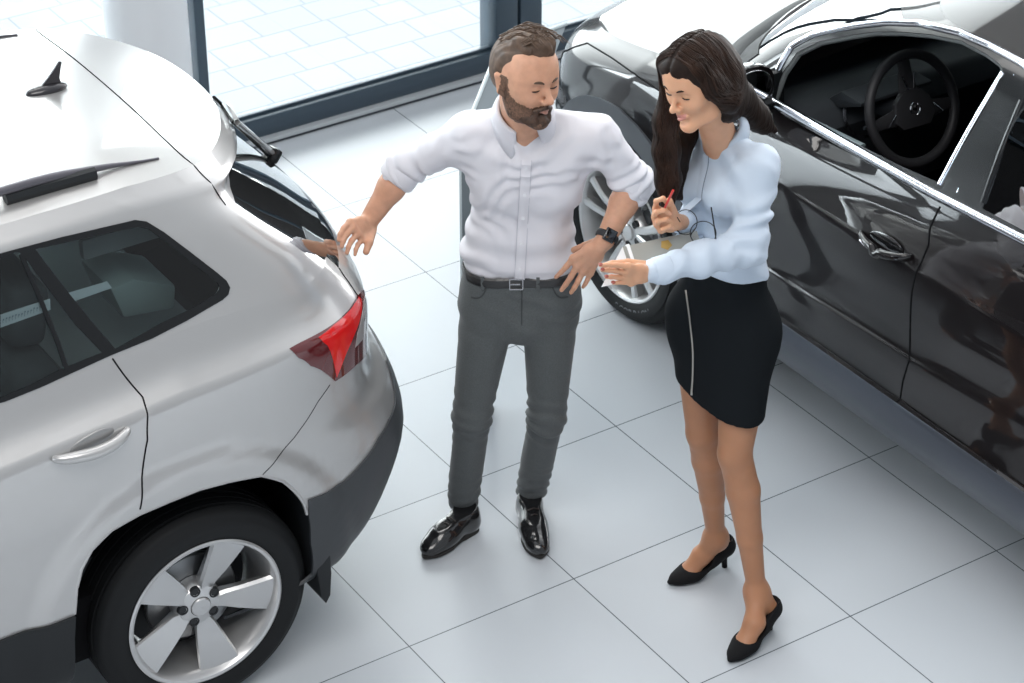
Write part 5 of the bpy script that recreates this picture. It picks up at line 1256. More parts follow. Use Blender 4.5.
# ---- shirt
M_shirt = mat('white_shirt', (.68, .67, .71), .75, sheen=.1, bump=('noise', 900, .15, .0005))
ecR = elR+(wrR-elR)*.12; ecL = elL+(wrL-elL)*.10
sh = [Cap(shR+A((.025, .005, .0)), shL+A((-.025, .005, .0)), .066, .066, .05), Cap(A((-.045, 6.13, 1.32)), A((.125, 6.12, 1.32)), .096, .098, .06), Cap(A((-.035, 6.13, 1.22)), A((.108, 6.12, 1.22)), .090, .094, .06),
      Cap(A((-.040, 6.145, 1.08)), A((.082, 6.14, 1.08)), .090, .094, .06), Cap(A((-.055, 6.15, .985)), A((.098, 6.145, .985)), .093, .094, .05), Cap(nb+A((0, .015, -.035)), A((.045, 6.12, 1.36)), .062, .085, .05),
      Cap(shR, elR, .060, .049, .04), Cap(elR, ecR, .052, .047, .03), Cap(shL, elL, .060, .051, .04), Cap(elL, ecL, .053, .049, .03),
      Cap(shR+A((.01, 0, .01)), nb+A((-.02, .02, -.025)), .046, .042, .04), Cap(shL+A((-.01, 0, .01)), nb+A((.02, .02, -.030)), .046, .042, .04),
      Cap(ecR-(ecR-elR)*.3, ecR+(wrR-elR)*.02, .049, .050, .006), Cap(ecL-(ecL-elL)*.2, ecL+(wrL-elL)*.03, .052, .053, .006)]
sh += [Plane(A((0, 6.15, .945)), A((0, .10, -1)), .006)]
# neck opening
nd = (MT((0, -.03, -.055))-nb); nd /= np.linalg.norm(nd)
def shirt_disp(P, d):
    x, y, z = P[:, 0], P[:, 1], P[:, 2]
    low = np.clip((1.14-z)/.16, 0, 1)*np.clip((z-.95)/.03, 0, 1)
    o = folds(P, d, (.25, .1, 1), 13, .0085, 1)*low
    o += folds(P, d, (.8, 0, .5), 9, .0045, 4, .6)*np.clip(1-low, .25, 1)+folds(P, d, (-.5, 0, .8), 12, .0040, 6, .7)*np.clip((z-1.1)/.1, 0, 1)
    for s_, e_, sd in ((shR, elR, 11), (shL, elL, 13)):
        a = (e_-s_); L = np.linalg.norm(a); t = ((P-_v(s_))@_v(a/L))/L
        near_ = np.clip(1-np.abs(t-.95)/.45, 0, 1)*(np.linalg.norm(P-_v(e_), axis=1) < .14)
        o += folds(P, d, a, 26, .0075, sd, .3)*near_
        near_ = np.clip(1-np.abs(t-.15)/.3, 0, 1)*(np.linalg.norm(P-_v(s_), axis=1) < .13)
        o += folds(P, d, A((.3, 0, 1)), 18, .0035, sd+1, .3)*near_
    return o
def cutneck(): return Cap(nb-nd*.005, nb+nd*.16, .064, .066, .008, op='sub')
so = sdf_obj('shirt', sh+[cutneck(), Cap(nb+A((.002, -.052, .02)), A((0.0422, 6.02, 1.4263)), .040, .006, .004, op='sub')], (-.46, 5.95, .92), (.46, 6.32, 1.58), .0048, M_shirt, None, disp=shirt_disp, smooth=1); adopt(so, man)
shirt_bvh = BVHTree.FromPolygons([Vector(v.co) for v in so.data.vertices], [tuple(p.vertices) for p in so.data.polygons])
def stick(x, z, bv=None, y0=5.5, dy=1): 
    h = (bv or shirt_bvh).ray_cast(Vector((x, y0, z)), Vector((0, dy, 0))); return h[0] if h[0] else None
def proj_cam(bv, px_dir): return None
mb = MB(); P = []
for z in np.linspace(1.36, .952, 34):
    x = .040-.018*(1.36-z)/.4; q = stick(x, z)
    if q: P.append(q)
mb.tube([p+Vector((0, -.0015, 0)) for p in P], .0150, 10, flat=(.20, (0, -1, 0.0)) ); pl = mb.build('placket', M_shirt, so); pl.matrix_parent_inverse = Matrix.Identity(4)
for sx in (-1, 1): mb = MB(); mb.tube([p+Vector((sx*.0145, -.0022, 0)) for p in P], .0011, 5); mb.build('placket_seam', mat('shirt_seam', (.50, .50, .55), .8), pl)
M_btn = mat('pearl_button', (.75, .75, .78), .25, coat=.5)
for i in range(5):
    q = P[min(len(P)-1, 2+i*7)]; mb = MB(); mb.cyl(q+Vector((0, -.0025, 0)), q+Vector((0, -.0055, 0)), .0055, seg=16); mb.build('button', M_btn, so)
# collar: two standing wings around the neck
def collar(root, nbp, axis, fwd, r, h, m, open_=.55, wing=.055, name='collar', drop=.0):
    ax = A(axis)/np.linalg.norm(axis); f = A(fwd)-ax*(A(fwd)@ax); f /= np.linalg.norm(f); sd = np.cross(f, ax)
    V = []; F = []; n = 40; rows = 7
    for i in range(n+1):
        a = open_+(2*math.pi-2*open_)*i/n; ca, sa = math.cos(a), math.sin(a)
        front = max(0, math.cos(a))**2
        prof = [(r*1.02, -.018), (r*1.0, .010), (r*1.01, h*.85), (r*1.08, h), (r*1.20, h*.80), (r*1.34, h*.30-front*.02), (r*1.44+wing*front*.55, -.010-front*wing*.75)]
        for (rr, zz) in prof:
            zz2 = zz-(.030+drop)*front*(1 if zz > -.02 else 1); V.append(A(nbp)+ax*zz2+(f*ca*1.02+sd*sa)*rr)
    for i in range(n):
        for j in range(rows-1): a_ = i*rows+j; F.append((a_, a_+1, a_+rows+1, a_+rows))
    o = mesh(name, V, F, m, root); md = o.modifiers.new('t', 'SOLIDIFY'); md.thickness = .0028; md.offset = 0; return o
cl = collar(so, nb+nd*.030, nd, (.10, -1, 0), .061, .034, M_shirt, open_=.42, wing=.06)
# rolled cuffs
for e_, w_, c_ in ((elR, wrR, ecR), (elL, wrL, ecL)):
    a = (w_-e_)/np.linalg.norm(w_-e_); M = Matrix.Translation(Vector(c_)) @ Vector(a).to_track_quat('Y', 'Z').to_matrix().to_4x4()
    mb = MB(); mb.lathe([(.036, .020), (.050, .024), (.0565, .014), (.0565, -.012), (.0545, -.024), (.045, -.026)], M, 40); cf = mb.build('rolled_cuff', M_shirt, so)
# shoulder seams
M_seam = mat('shirt_seam', (.62, .62, .66), .8)
# ---- trousers
M_tr = mat('grey_trousers', (.092, .102, .105), .85, sheen=.15, var=(300, .25), bump=('noise', 1200, .3, .0005))
cuR = anR+A((.0, -.01, .025)); cuL = anL+A((.0, -.01, .03))
tr = [Cap(A((-.052, 6.15, .915)), A((.100, 6.15, .915)), .094, .094, .04), Cap(A((-.060, 6.155, .83)), A((.104, 6.155, .83)), .090, .090, .04),
      Cap(hipR+A((-.002, 0, -.03)), knR, .086, .057, .035), Cap(knR, cuR, .056, .048, .02), Cap(hipL+A((-.004, 0, -.03)), knL, .086, .057, .035), Cap(knL, cuL, .056, .048, .02),
      Ell(A((.027, 6.10, .77)), A((.05, .05, .06)), None, .04), Plane(A((0, 6.15, .958)), A((0, -.06, 1)), .004)]
def split_caps(L): return L
def tr_disp(P, d):
    z = P[:, 2]; o = folds(P, d, (.3, .0, 1), 16, .0035, 21)*np.clip((z-.66)/.1, 0, 1)*np.clip((.93-z)/.05, 0, 1)*.8
    o += folds(P, d, (.15, .1, 1), 22, .0065, 23, .4)*np.clip(1-np.abs(z-.44)/.13, 0, 1)
    o += folds(P, d, (.2, 0, 1), 24, .0055, 25, .4)*np.clip((.24-z)/.12, 0, 1)
    o += vnoise(P, (12, 12, 5), 9)*.003
    return o
legs_gap = [Cap(A((.027, 6.02, .40)), A((.027, 6.02, .62)), .012, .004, .01, op='sub')]
to = sdf_obj('trousers', tr+[Plane(A((-.15, 6.18, .070)), A((0, .25, -1)), .004)], (-.26, 5.98, .03), (.30, 6.34, .99), .0046, M_tr, None, disp=tr_disp, smooth=1); adopt(to, man)
tr_bvh = BVHTree.FromPolygons([Vector(v.co) for v in to.data.vertices], [tuple(p.vertices) for p in to.data.polygons])
mb = MB()
for i in range(26):
    pass
P = [stick(.022+.0*z, z, tr_bvh) for z in np.linspace(.93, .80, 12)]; P = [p for p in P if p]
if len(P) > 3: mb.tube([p+Vector((.006, .0005, 0)) for p in P], .0022, 6); mb.build('fly_seam', mat('trouser_seam', (.045, .05, .052), .9), to)
for sx in (-1, 1):
    q = [(.022+sx*.095, .925), (.022+sx*.105, .90), (.022+sx*.118, .885), (.022+sx*.140, .88)]
    P = [stick(x, z, tr_bvh) for x, z in [tuple(p) for p in catmull(q, 6)]]; P = [p for p in P if p]
    if len(P) > 3: mb = MB(); mb.tube(P, .0024, 6); mb.build('pocket_seam', MATS['trouser_seam'], to)
# ---- belt round the waist
def ring_on(bv, c, z, tilt=0, n=72):
    P = []
    for i in range(n):
        a = 2*math.pi*i/n; d = Vector((math.cos(a), math.sin(a), 0)); h = bv.ray_cast(Vector((c[0], c[1], z))+d*.4, -d); P.append(h[0] if h[0] else Vector((c[0], c[1], z))+d*.15)
    return P
mb = MB(); Pb = ring_on(tr_bvh, (.027, 6.15), .938)
Pb = [p+(p-Vector((.027, 6.15, p.z))).normalized()*.0015 for p in Pb]
mb.tube(Pb, .0165, 8, closed=True, flat=(1.0, (0, 0, 1)))
rings = None
bl = mb.build('belt', mat('black_belt', (.016, .016, .017), .4, coat=.2), None); adopt(bl, man)
for v in bl.data.vertices:   # flatten the strap
    ang = min(Pb, key=lambda p: (p-v.co).length_squared); r = (v.co-ang); rad = (ang-Vector((.027, 6.15, ang.z))).normalized(); v.co = v.co-rad*(r.dot(rad)*.78)
q = Vector(stick(.012, .938, tr_bvh))+Vector((0, -.006, 0))
mb = MB()
for a, b in (((-.019, .017), (.019, .017)), ((-.019, -.017), (.019, -.017)), ((-.019, -.017), (-.019, .017)), ((.019, -.017), (.019, .017)), ((-.019, 0), (.012, 0))): mb.cyl(q+Vector((a[0], 0, a[1])), q+Vector((b[0], 0, b[1])), .0022, seg=8)
mb.build('buckle', mat('steel', (.6, .6, .62), .25, 1), bl)
for x in (-.085, .075):
    q = stick(x, .938, tr_bvh)
    if q: mb = MB(); mb.box(q+Vector((0, -.006, 0)), (.010, .004, .044), bevel=.001); mb.build('belt_loop', M_tr, to)
# ---- watch
wa = (wrL-elL)/np.linalg.norm(wrL-elL); wcn = wrL-wa*.012; wup = A((.25, -.75, .62)); wup = wup-wa*(wup@wa); wup /= np.linalg.norm(wup); wsd = np.cross(wa, wup)
WM = Matrix(((wsd[0], wa[0], wup[0], wcn[0]), (wsd[1], wa[1], wup[1], wcn[1]), (wsd[2], wa[2], wup[2], wcn[2]), (0, 0, 0, 1)))
mb = MB(); mb.tube([WM @ Vector((.0315*math.cos(a), 0, .0300*math.sin(a))) for a in np.linspace(0, 2*math.pi, 41)[:-1]], .0022, 8, closed=True, flat=(4.6, wa)); wo_ = mb.build('wristwatch', mat('watch_strap', (.018, .018, .02), .5), None); adopt(wo_, man)
mb = MB(); mb.box((0, 0, 0), (.034, .038, .010), M=None, bevel=.004, seg=3); o = mb.build('watch_case', mat('watch_case', (.05, .052, .055), .25, .8), wo_); o.matrix_parent_inverse = Matrix.Identity(4); o.matrix_local = WM @ Matrix.Translation((0, 0, .034))
mb = MB(); mb.box((0, 0, .0055), (.027, .031, .0015), bevel=.0006); o2 = mb.build('watch_screen', mat('watch_screen', (.004, .004, .005), .05, coat=1), o)
# ---- shoes
def shoe(root, heel, toe, name, m, msole, w=.046, lace=True, h=.085):
    heel = A(heel); toe = A(toe); f = toe-heel; L = np.linalg.norm(f); f /= L; s_ = A((f[1], -f[0], 0)); up = A((0, 0, 1))
    T = lambda a, b, c: heel+f*a+s_*b+up*c
    pr_ = [Cap(T(.030, 0, .040), T(.030, 0, .075), .036, .033, .03), Cap(T(.03, 0, .038), T(.13, .004, .040), .037, .036, .03), Cap(T(.08, 0, .062), T(.15, .003, .046), .030, .026, .03),
           Cap(T(.13, .004, .036), T(L-.048, .004, .032), .040, .036, .03, flat=(up, .72)), Cap(T(L-.07, .002, .030), T(L-.026, 0, .027), .034, .026, .02, flat=(up, .72)), Cap(T(.035, 0, .07), T(.045, 0, .100), .036, .034, .02), Plane(T(0, 0, .014), -up, .003), Plane(T(0, 0, .098), up+f*.15, .004)]
    o = sdf_obj(name, pr_, np.minimum(heel, toe)-A((.12, .12, .05)), np.maximum(heel, toe)+A((.12, .12, .14)), .0042, m, None, smooth=1); adopt(o, root)
    mb = MB(); poly = []
    for i in range(36):
        a = 2*math.pi*i/36; t = .5-.5*math.cos(a) if False else None
    out = [(-.006, .0), (0, .022), (.02, .035), (.07, .034), (.12, .040), (L-.09, .046), (L-.04, .038), (L-.010, .018), (L+.002, 0), (L-.010, -.016), (L-.04, -.034), (L-.09, -.040), (.12, -.036), (.07, -.032), (.02, -.034), (0, -.022)]
    out = [tuple(p) for p in catmull(out, 3, closed=True)]
    bt = [mb.bm.verts.new(Vector(T(a, b, .006 if a > .085 else 0.0))) for a, b in out]; tp = [mb.bm.verts.new(Vector(T(a, b, .017 if a > .085 else .02))) for a, b in out]; n = len(out)
    for i in range(n): mb.bm.faces.new((bt[i], bt[(i+1) % n], tp[(i+1) % n], tp[i]))
    mb.bm.faces.new(bt); mb.bm.faces.new(list(reversed(tp)))
    mb.build('sole', msole, o)
    if lace:
        for i in range(4):
            a = .105+.018*i; mb = MB(); z = .092-.010*i
            mb.tube([Vector(T(a-.002, -.018, z-.008)), Vector(T(a+.003, 0, z+.001)), Vector(T(a, .018, z-.008))], .0022, 6); mb.build('lace', M_dark, o)
    return o
M_shoe = mat('black_leather_shoe', (.010, .010, .011), .16, coat=.6, spec=.6); M_sole = mat('shoe_sole', (.02, .018, .016), .6)
shoe(man, A((-0.1194, 6.1514, 0)), A((-0.2704, 5.9774, 0)), 'shoe', M_shoe, M_sole); shoe(man, A((0.0497, 6.2248, 0)), A((0.0879, 5.9766, 0)), 'shoe', M_shoe, M_sole)

# ================================================================= the woman
woman = empty('person', 'long-haired woman in a pale blue blouse and black skirt, reading a folder', 'person', loc=(.62, 5.72, 0))
wc, wR_ = A((0.475, 5.62, 1.798)), A(((-0.6623, -0.7162, -0.2202), (0.7366, -0.6761, -0.0168), (-0.1369, -0.1733, 0.9753))); wsc = .93
HPw, WT = head_prims(wc, wR_, wsc, True)
sL, sR = A((0.6523, 5.68, 1.5227)), A((0.4892, 5.88, 1.4436))
eL, eR = A((0.6241, 5.6, 1.3264)), A((0.5255, 5.86, 1.2525))
wL, wRi = A((0.366, 5.5, 1.3061)), A((0.4433, 5.62, 1.3881))
nbw = A((0.5562, 5.76, 1.5698))
pc = A((.590, 5.795, 1.02)); wst = A((.588, 5.795, 1.16)); chw = A((.570, 5.785, 1.42))
fw_ = A((-.62, -.78, 0)); fw_ /= np.linalg.norm(fw_); lw_ = A((.78, -.62, 0)); lw_ /= np.linalg.norm(lw_)
hR, hL = pc-lw_*.085+A((0, 0, -.05)), pc+lw_*.085+A((0, 0, -.05))
kR, kL = A((0.5526, 5.85, 0.5674)), A((0.6323, 5.7, 0.5942))
aR, aL = A((0.6125, 5.905, 0.1442)), A((0.7149, 5.655, 0.1346))
bw = list(HPw)
bw += [Cap(WT((0, -.030, -.050)), nbw+A((0, .01, -.02)), .040, .043, .03), Cap(WT((0, .0, -.075)), nbw+fw_*.015+A((0, 0, -.03)), .026, .032, .03), Cap(nbw+A((0, 0, -.03)), chw, .040, .055, .03),
       Cap(chw, wst, .060, .046, .04), Cap(wst, pc, .046, .060, .04), Cap(sR, sL, .035, .035, .03)]
for s_, e_, w_ in ((sL, eL, wL), (sR, eR, wRi)):
    bw += [Cap(s_, e_, .032, .028, .02), Cap(e_, e_+(w_-e_)*.4, .029, .028, .02), Cap(e_+(w_-e_)*.4, w_, .028, .0205, .02)]
for h_, k_, a_, sg in ((hR, kR, aR, -1), (hL, kL, aL, 1)):
    ax = (a_-k_); bk = -fw_
    bw += [Cap(h_, k_, .080, .0490, .012), Ell(k_+fw_*.010+A((0, 0, -.005)), (.040, .040, .060), None, .012), Cap(k_, k_+ax*.28+bk*.010, .0475, .0485, .010), Cap(k_+ax*.28+bk*.010, k_+ax*.62+bk*.006, .0485, .0365, .012), Cap(k_+ax*.62+bk*.006, a_, .0365, .0270, .012), Ell(a_, (.033, .033, .034), None, .02)]
def foot(ank, heel, toe):
    heel = A(heel); toe = A(toe); f = toe-heel; L = np.linalg.norm(f); f /= L; up = A((0, 0, 1))
    ins = heel+f*(L*.42)+up*.078; ball = heel+f*(L-.075)+up*.030
    return [Cap(ank-up*.0, heel+f*.012+up*.085, .028, .024, .02), Cap(ank-up*.012, ins, .030, .028, .03), Cap(ins, ball, .0285, .030, .02, flat=(up, .62)), Cap(ball, heel+f*(L-.035)+up*.022, .028, .020, .015, flat=(up, .6))], (heel, f, L)
tRt, hRt = A((0.4698, 5.847, 0)), A((0.6522, 5.9453, 0)); tLt, hLt = A((0.6262, 5.4818, 0)), A((0.7625, 5.646, 0))
fo1, F1 = foot(aR, hRt, tRt); fo2, F2 = foot(aL, hLt, tLt); bw += fo1+fo2
# left hand under the folder: fingers reach forward, thumb on top
wk = [A((0.3004, 5.455, 1.3509)), A((0.2959, 5.46, 1.3299)), A((0.2992, 5.465, 1.3088)), A((0.3103, 5.47, 1.2907))]
wt = [A((0.2266, 5.425, 1.3716)), A((0.2323, 5.43, 1.3537)), A((0.2434, 5.44, 1.3268)), A((0.2624, 5.45, 1.3027))]
upw = A((-.2, -.6, .75)); wm = [finger(k, t, .004, upw) for k, t in zip(wk, wt)]
bw += hand_prims(wL, (wk[1]+wL)/2, wk, wm, wt, [wL+A((-.02, .01, .012)), A((0.3027, 5.5, 1.3335)), A((0.2601, 5.48, 1.3423)), A((0.239, 5.47, 1.3422))], r=.0072, pr_=.0135)
# right hand curled round the pen
pk = [A((0.3744, 5.555, 1.4666)), A((0.3723, 5.55, 1.4426)), A((0.3781, 5.55, 1.4217)), A((0.3894, 5.555, 1.4009))]
pm_ = [[A((0.3721, 5.53, 1.5012)), A((0.3892, 5.52, 1.5155))], [A((0.3727, 5.525, 1.4715)), A((0.3929, 5.52, 1.4802))], [A((0.3787, 5.525, 1.4448)), A((0.3993, 5.525, 1.4507))], [A((0.3928, 5.53, 1.4181)), A((0.4107, 5.53, 1.427))]]
pt = [A((0.4034, 5.53, 1.4893)), A((0.4095, 5.53, 1.4627)), A((0.4133, 5.535, 1.4361)), A((0.4221, 5.54, 1.4124))]
bw += hand_prims(wRi, (pk[1]+wRi)/2, pk, pm_, pt, [wRi+A((-.012, -.01, .01)), A((0.4137, 5.56, 1.4637)), A((0.4064, 5.54, 1.4956))], r=.0072, pr_=.0145)
legm = 2
def w_paint(c):
    q = ((c-wc)@wR_)/wsc
    lip = (np.abs(q[:, 0]) < .0185) & (q[:, 2] > -.0745+.22*np.abs(q[:, 0])) & (q[:, 2] < -.0515-.24*np.abs(q[:, 0])) & (q[:, 1] > .080) & (q[:, 1] < .12)
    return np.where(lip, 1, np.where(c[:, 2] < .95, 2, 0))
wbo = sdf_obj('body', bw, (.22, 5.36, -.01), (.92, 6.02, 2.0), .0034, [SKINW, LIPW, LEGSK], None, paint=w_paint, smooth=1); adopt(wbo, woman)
M_whair = mat('hair_dark_brown', (.017, .009, .006), .55, spec=.16, var=(50, .4)); 
eye_bits(WT, wR_, wsc, wbo, M_dark, M_whair, True)
# ---- hair: cap on the skull, centre parting, long fall
def we(p, r, k=.02, op='add'): return Ell(WT(p), A(r)*wsc, wR_, k*wsc, op)
def hairline(sx): return None
hw = [we((0, -.022, .046), (.0815, .1005, .089)), we((0, .020, .068), (.066, .082, .058), .03), we((0, -.055, .0), (.083, .075, .085), .03), Cap(WT((0, -.070, -.02)), WT((.0, -.085, -.12)), .060, .045, .03)]
# near side lock: over the left shoulder to the back ; far side lock: in front of the right shoulder down to the hand
lockN = [WT((-.062, .045, .075)), WT((-.080, .020, .01)), WT((-.074, -.035, -.055)), A((0.6044, 5.79, 1.6607)), A((0.6542, 5.86, 1.5779)), A((0.6791, 5.92, 1.5109))]
for i in range(len(lockN)-1): hw.append(Cap(lockN[i], lockN[i+1], [.022, .024, .030, .032, .028][i], [.024, .030, .032, .028, .014][i], .03, flat=(lw_, .75)))
lockF = [WT((.058, .050, .072)), WT((.080, .020, .0)), A((0.3995, 5.66, 1.6685)), A((0.4023, 5.66, 1.581)), A((0.4112, 5.67, 1.4867)), A((0.4109, 5.67, 1.4146))]
for i in range(len(lockF)-1): hw.append(Cap(lockF[i], lockF[i+1], [.024, .028, .032, .034, .032][i], [.028, .032, .034, .032, .020][i], .025))
sheet = [WT((-.030, -.060, .0)), A((0.6153, 5.86, 1.6078)), A((0.6616, 5.9, 1.5545)), A((0.7156, 5.95, 1.4893))]
for i in range(3): hw.append(Cap(sheet[i], sheet[i+1], [.052, .038, .028][i], [.038, .028, .010][i], .03))
back = [A((0.5006, 5.84, 1.6358)), A((0.436, 5.76, 1.5283)), A((0.4455, 5.76, 1.4074))]
hw.append(Cap(back[0], back[1], .05, .035, .03)); hw.append(Cap(back[1], back[2], .035, .028, .02))
# keep the face free
hw += [Ell(WT((0, .112, -.048)), A((.064, .068, .092))*wsc, wR_, .012, 'sub'), Ell(WT((.010, .108, .034)), A((.026, .036, .030))*wsc, wR_, .020, 'sub')]
hax = None
def whair_disp(P, d):
    q = ((P-_v(wc))@_v(wR_))/wsc
    ang = np.arctan2(q[:, 0], np.abs(q[:, 1]-.1)+.05)
    top = np.clip((q[:, 2]+.02)/.05, 0, 1)
    st_top = vnoise(np.stack([q[:, 1]*1.0, q[:, 2]*.12, q[:, 0]*.12], 1), (150, 150, 150), 3)
    st_low = vnoise(np.stack([P[:, 0]*1.0, P[:, 1]*1.0, P[:, 2]*.07], 1), (170, 170, 170), 5)
    part = -np.exp(-(q[:, 0]/.006)**2)*np.clip((q[:, 2]-.05)/.03, 0, 1)*.004
    return -(st_top*top+st_low*(1-top))*.0020-part
who = sdf_obj('hair', hw, (.28, 5.45, 1.28), (.86, 6.05, 2.0), .0030, M_whair, None, disp=whair_disp, smooth=1); adopt(who, woman)
whb = BVHTree.FromPolygons([Vector(v.co) for v in who.data.vertices], [tuple(p.vertices) for p in who.data.polygons])
mb = MB(); rs_ = random.Random(9)
def strand(P, r0=.0014, off=.002):
    out = []
    for p in P:
        h = whb.find_nearest(Vector(p)); out.append((h[0]+h[1]*off) if h[0] and (h[0]-Vector(p)).length < .06 else Vector(p))
    return out
for i in range(190):
    side_ = rs_.random() < .62; u = rs_.uniform(-.065, .085)
    if side_:  # near side
        f_ = rs_.random()
        P = [WT((-.004, u, .135)), WT((-.045, u-.004, .112)), WT((-.078, u-.015, .06)), WT((-.088, u-.03, .0)), WT((-.080, -.03-.05*f_, -.060))]
    else:
        P = [WT((.004, u, .135)), WT((.045, u-.002, .112)), WT((.076, u-.010, .06)), WT((.086, u*.6, .0)), A(lockF[2])+A((rs_.uniform(-.03, .03), -.03, .02)), A(lockF[3])+A((rs_.uniform(-.03, .03), -.03, 0)), A(lockF[4])+A((rs_.uniform(-.03, .03), -.03, 0)), A(lockF[5])+A((rs_.uniform(-.025, .025), -.02, rs_.uniform(-.06, .02)))]
    P = strand([p for p in catmull(P, 5)]); n = len(P)
    mb.tube(P, [.0015*(1-.5*(j/(n-1))**2) for j in range(n)], 4)
hs = mb.build('hair_strands', mat('hair_strand_brown', (.034, .017, .011), .5, spec=.2, var=(30, .5)), who)
hs['kind'] = 'stuff'
# ---- blouse
M_bl = mat('pale_blue_blouse', (.52, .60, .70), .62, sheen=.1, bump=('noise', 700, .15, .0005))
bs = [Cap(sR+(sL-sR)*.12, sL-(sL-sR)*.10, .050, .052, .04), Cap(chw-lw_*.055, chw+lw_*.060, .088, .088, .05), Ell(chw+fw_*.055-lw_*.055+A((0, 0, .0)), (.055, .055, .06), None, .04), Ell(chw+fw_*.060+lw_*.055+A((0, 0, .0)), (.055, .055, .06), None, .04),
      Cap(A((.580, 5.79, 1.28))-lw_*.045, A((.580, 5.79, 1.28))+lw_*.045, .082, .082, .05), Cap(wst-lw_*.045, wst+lw_*.045, .076, .076, .05), Cap(wst-lw_*.05+A((0, 0, -.05)), wst+lw_*.05+A((0, 0, -.05)), .077, .077, .04),
      Cap(nbw+A((0, 0, -.012)), chw+A((0, 0, .08)), .050, .07, .04), Cap(sL, nbw+A((.01, 0, -.02)), .044, .040, .03), Cap(sR, nbw+A((-.01, 0, -.02)), .042, .040, .03),
      Cap(sL, eL, .050, .047, .03), Cap(eL, eL+(wL-eL)*.5, .049, .045, .03), Cap(eL+(wL-eL)*.5, wL+(eL-wL)*.10, .045, .036, .02), Cap(wL+(eL-wL)*.14, wL+(eL-wL)*.03, .0345, .0345, .004),
      Cap(sR, eR, .044, .041, .03), Cap(eR, wRi+(eR-wRi)*.14, .044, .032, .03), Plane(A((.59, 5.79, 1.158)), A((0, .05, -1)), .006)]
bs.append(Cap(nbw+A((0, 0, .026)), WT((0, -.01, -.060)), .0405, .052, .006, op='sub'))
bs.append(Plane(wL+(eL-wL)*.035, wL-eL, .003)) if False else None
bs = [b for b in bs if b is not None]
def bl_disp(P, d):
    z = P[:, 2]; o = folds(P, d, (.2, .1, 1), 15, .0045, 31)*np.clip((1.27-z)/.1, 0, 1)
    for s_, e_, sd in ((sL, eL, 33), (eL, wL, 35), (sR, eR, 37)):
        a = e_-s_; L = np.linalg.norm(a); q = P-_v(s_); t = (q@_v(a/L))/L; r = np.linalg.norm(q-np.outer(np.clip(t, 0, 1)*L, _v(a/L)), axis=1)
        o += folds(P, d, a/L*.9+A((.2, 0, .3)), 17, .0048, sd, .4)*1.5*(r < .075)*np.clip(1.1-np.abs(t-.6), 0, 1)
    o += folds(P, d, (.7, .2, .4), 11, .003, 39)*np.clip((z-1.25)/.1, 0, 1)
    return o
wbl = sdf_obj('blouse', bs, (.26, 5.40, 1.08), (.86, 6.02, 1.70), .0045, M_bl, None, disp=bl_disp, smooth=1); adopt(wbl, woman)
bl_bvh = BVHTree.FromPolygons([Vector(v.co) for v in wbl.data.vertices], [tuple(p.vertices) for p in wbl.data.polygons])
def stickf(bv, p, f=fw_):
    p = Vector(p); f = Vector(f); h = bv.ray_cast(p+f*.5, -f); return h[0] if h[0] else None
P = [stickf(bl_bvh, A((.575, 5.79, z))-lw_*.012) for z in np.linspace(1.53, 1.15, 26)]; P = [p for p in P if p]
if len(P) > 3:
    mb = MB(); mb.tube(P, .011, 8, flat=(.16, fw_)); mb.build('placket', M_bl, wbl)
    mb = MB(); mb.tube([p+Vector(lw_)*.010+Vector(fw_)*.0015 for p in P], .0012, 5); mb.build('placket_edge', mat('blouse_seam', (.20, .24, .30), .8), wbl)
nx = A(WT((0, -.02, -.06)))-nbw; nx /= np.linalg.norm(nx)
collar(wbl, nbw+A((0, 0, .014)), nx, fw_, .0485, .030, M_bl, open_=.40, wing=.060)
# chest pocket
q = stickf(bl_bvh, chw+lw_*.055+A((0, 0, .0)))
if q:
    P = [stickf(bl_bvh, chw+lw_*(.055+a)+A((0, 0, b))) for a, b in ((-.04, .035), (.035, .035), (.035, -.03), (-.002, -.042), (-.04, -.03))]
    P = [p for p in P if p]; mb = MB(); mb.tube([p+Vector(fw_)*.0 for p in P], .0014, 5, closed=True); mb.build('chest_pocket', M_bl, wbl)
a = (wL-eL)/np.linalg.norm(wL-eL); M = Matrix.Translation(Vector(wL+(eL-wL)*.10)) @ Vector(a).to_track_quat('Y', 'Z').to_matrix().to_4x4()
mb = MB(); mb.lathe([(.024, .022), (.0345, .024), (.037, .018), (.038, -.020), (.030, -.026)], M, 36); mb.build('cuff', M_bl, wbl)
# ---- skirt
M_sk = mat('black_skirt', (.006, .008, .010), .85, spec=.15, bump=('noise', 900, .3, .0005))
hemc = (kR+kL)*.5; hemz = .735
ctr_ = A((.600, 5.775, 0))
sk = [Cap(wst-lw_*.045+A((0, 0, -.015)), wst+lw_*.045+A((0, 0, -.015)), .074, .074, .05), Cap(pc-lw_*.056, pc+lw_*.056, .082, .082, .08), Cap(pc-lw_*.060+A((0, 0, -.08)), pc+lw_*.060+A((0, 0, -.08)), .083, .083, .05),
      Cap(hR, kR+A((0, 0, .04)), .083, .066, .08), Cap(hL, kL+A((0, 0, .04)), .083, .066, .08), Cap((hR+hL)/2, (kR+kL)/2+A((0, 0, .04)), .086, .070, .08), Plane(A((.60, 5.77, hemz)), A((-.10, .12, -1)), .003), Plane(wst+A((0, 0, .026)), A((0, 0, 1)), .003)]
slit0 = A((0.5086, 5.76, 0.7384))
sk.append(Cap(slit0+A((0, -.06, -.09)), slit0+A((.0, -.02, .045)), .030, .003, .004, op='sub'))
wsk = sdf_obj('skirt', sk, (.36, 5.50, .62), (.86, 6.06, 1.20), .0045, M_sk, None, disp=lambda P, d: vnoise(P, (9, 9, 4), 3)*.003+folds(P, d, (.8, .2, .3), 7, .002, 41), smooth=1); adopt(wsk, woman)
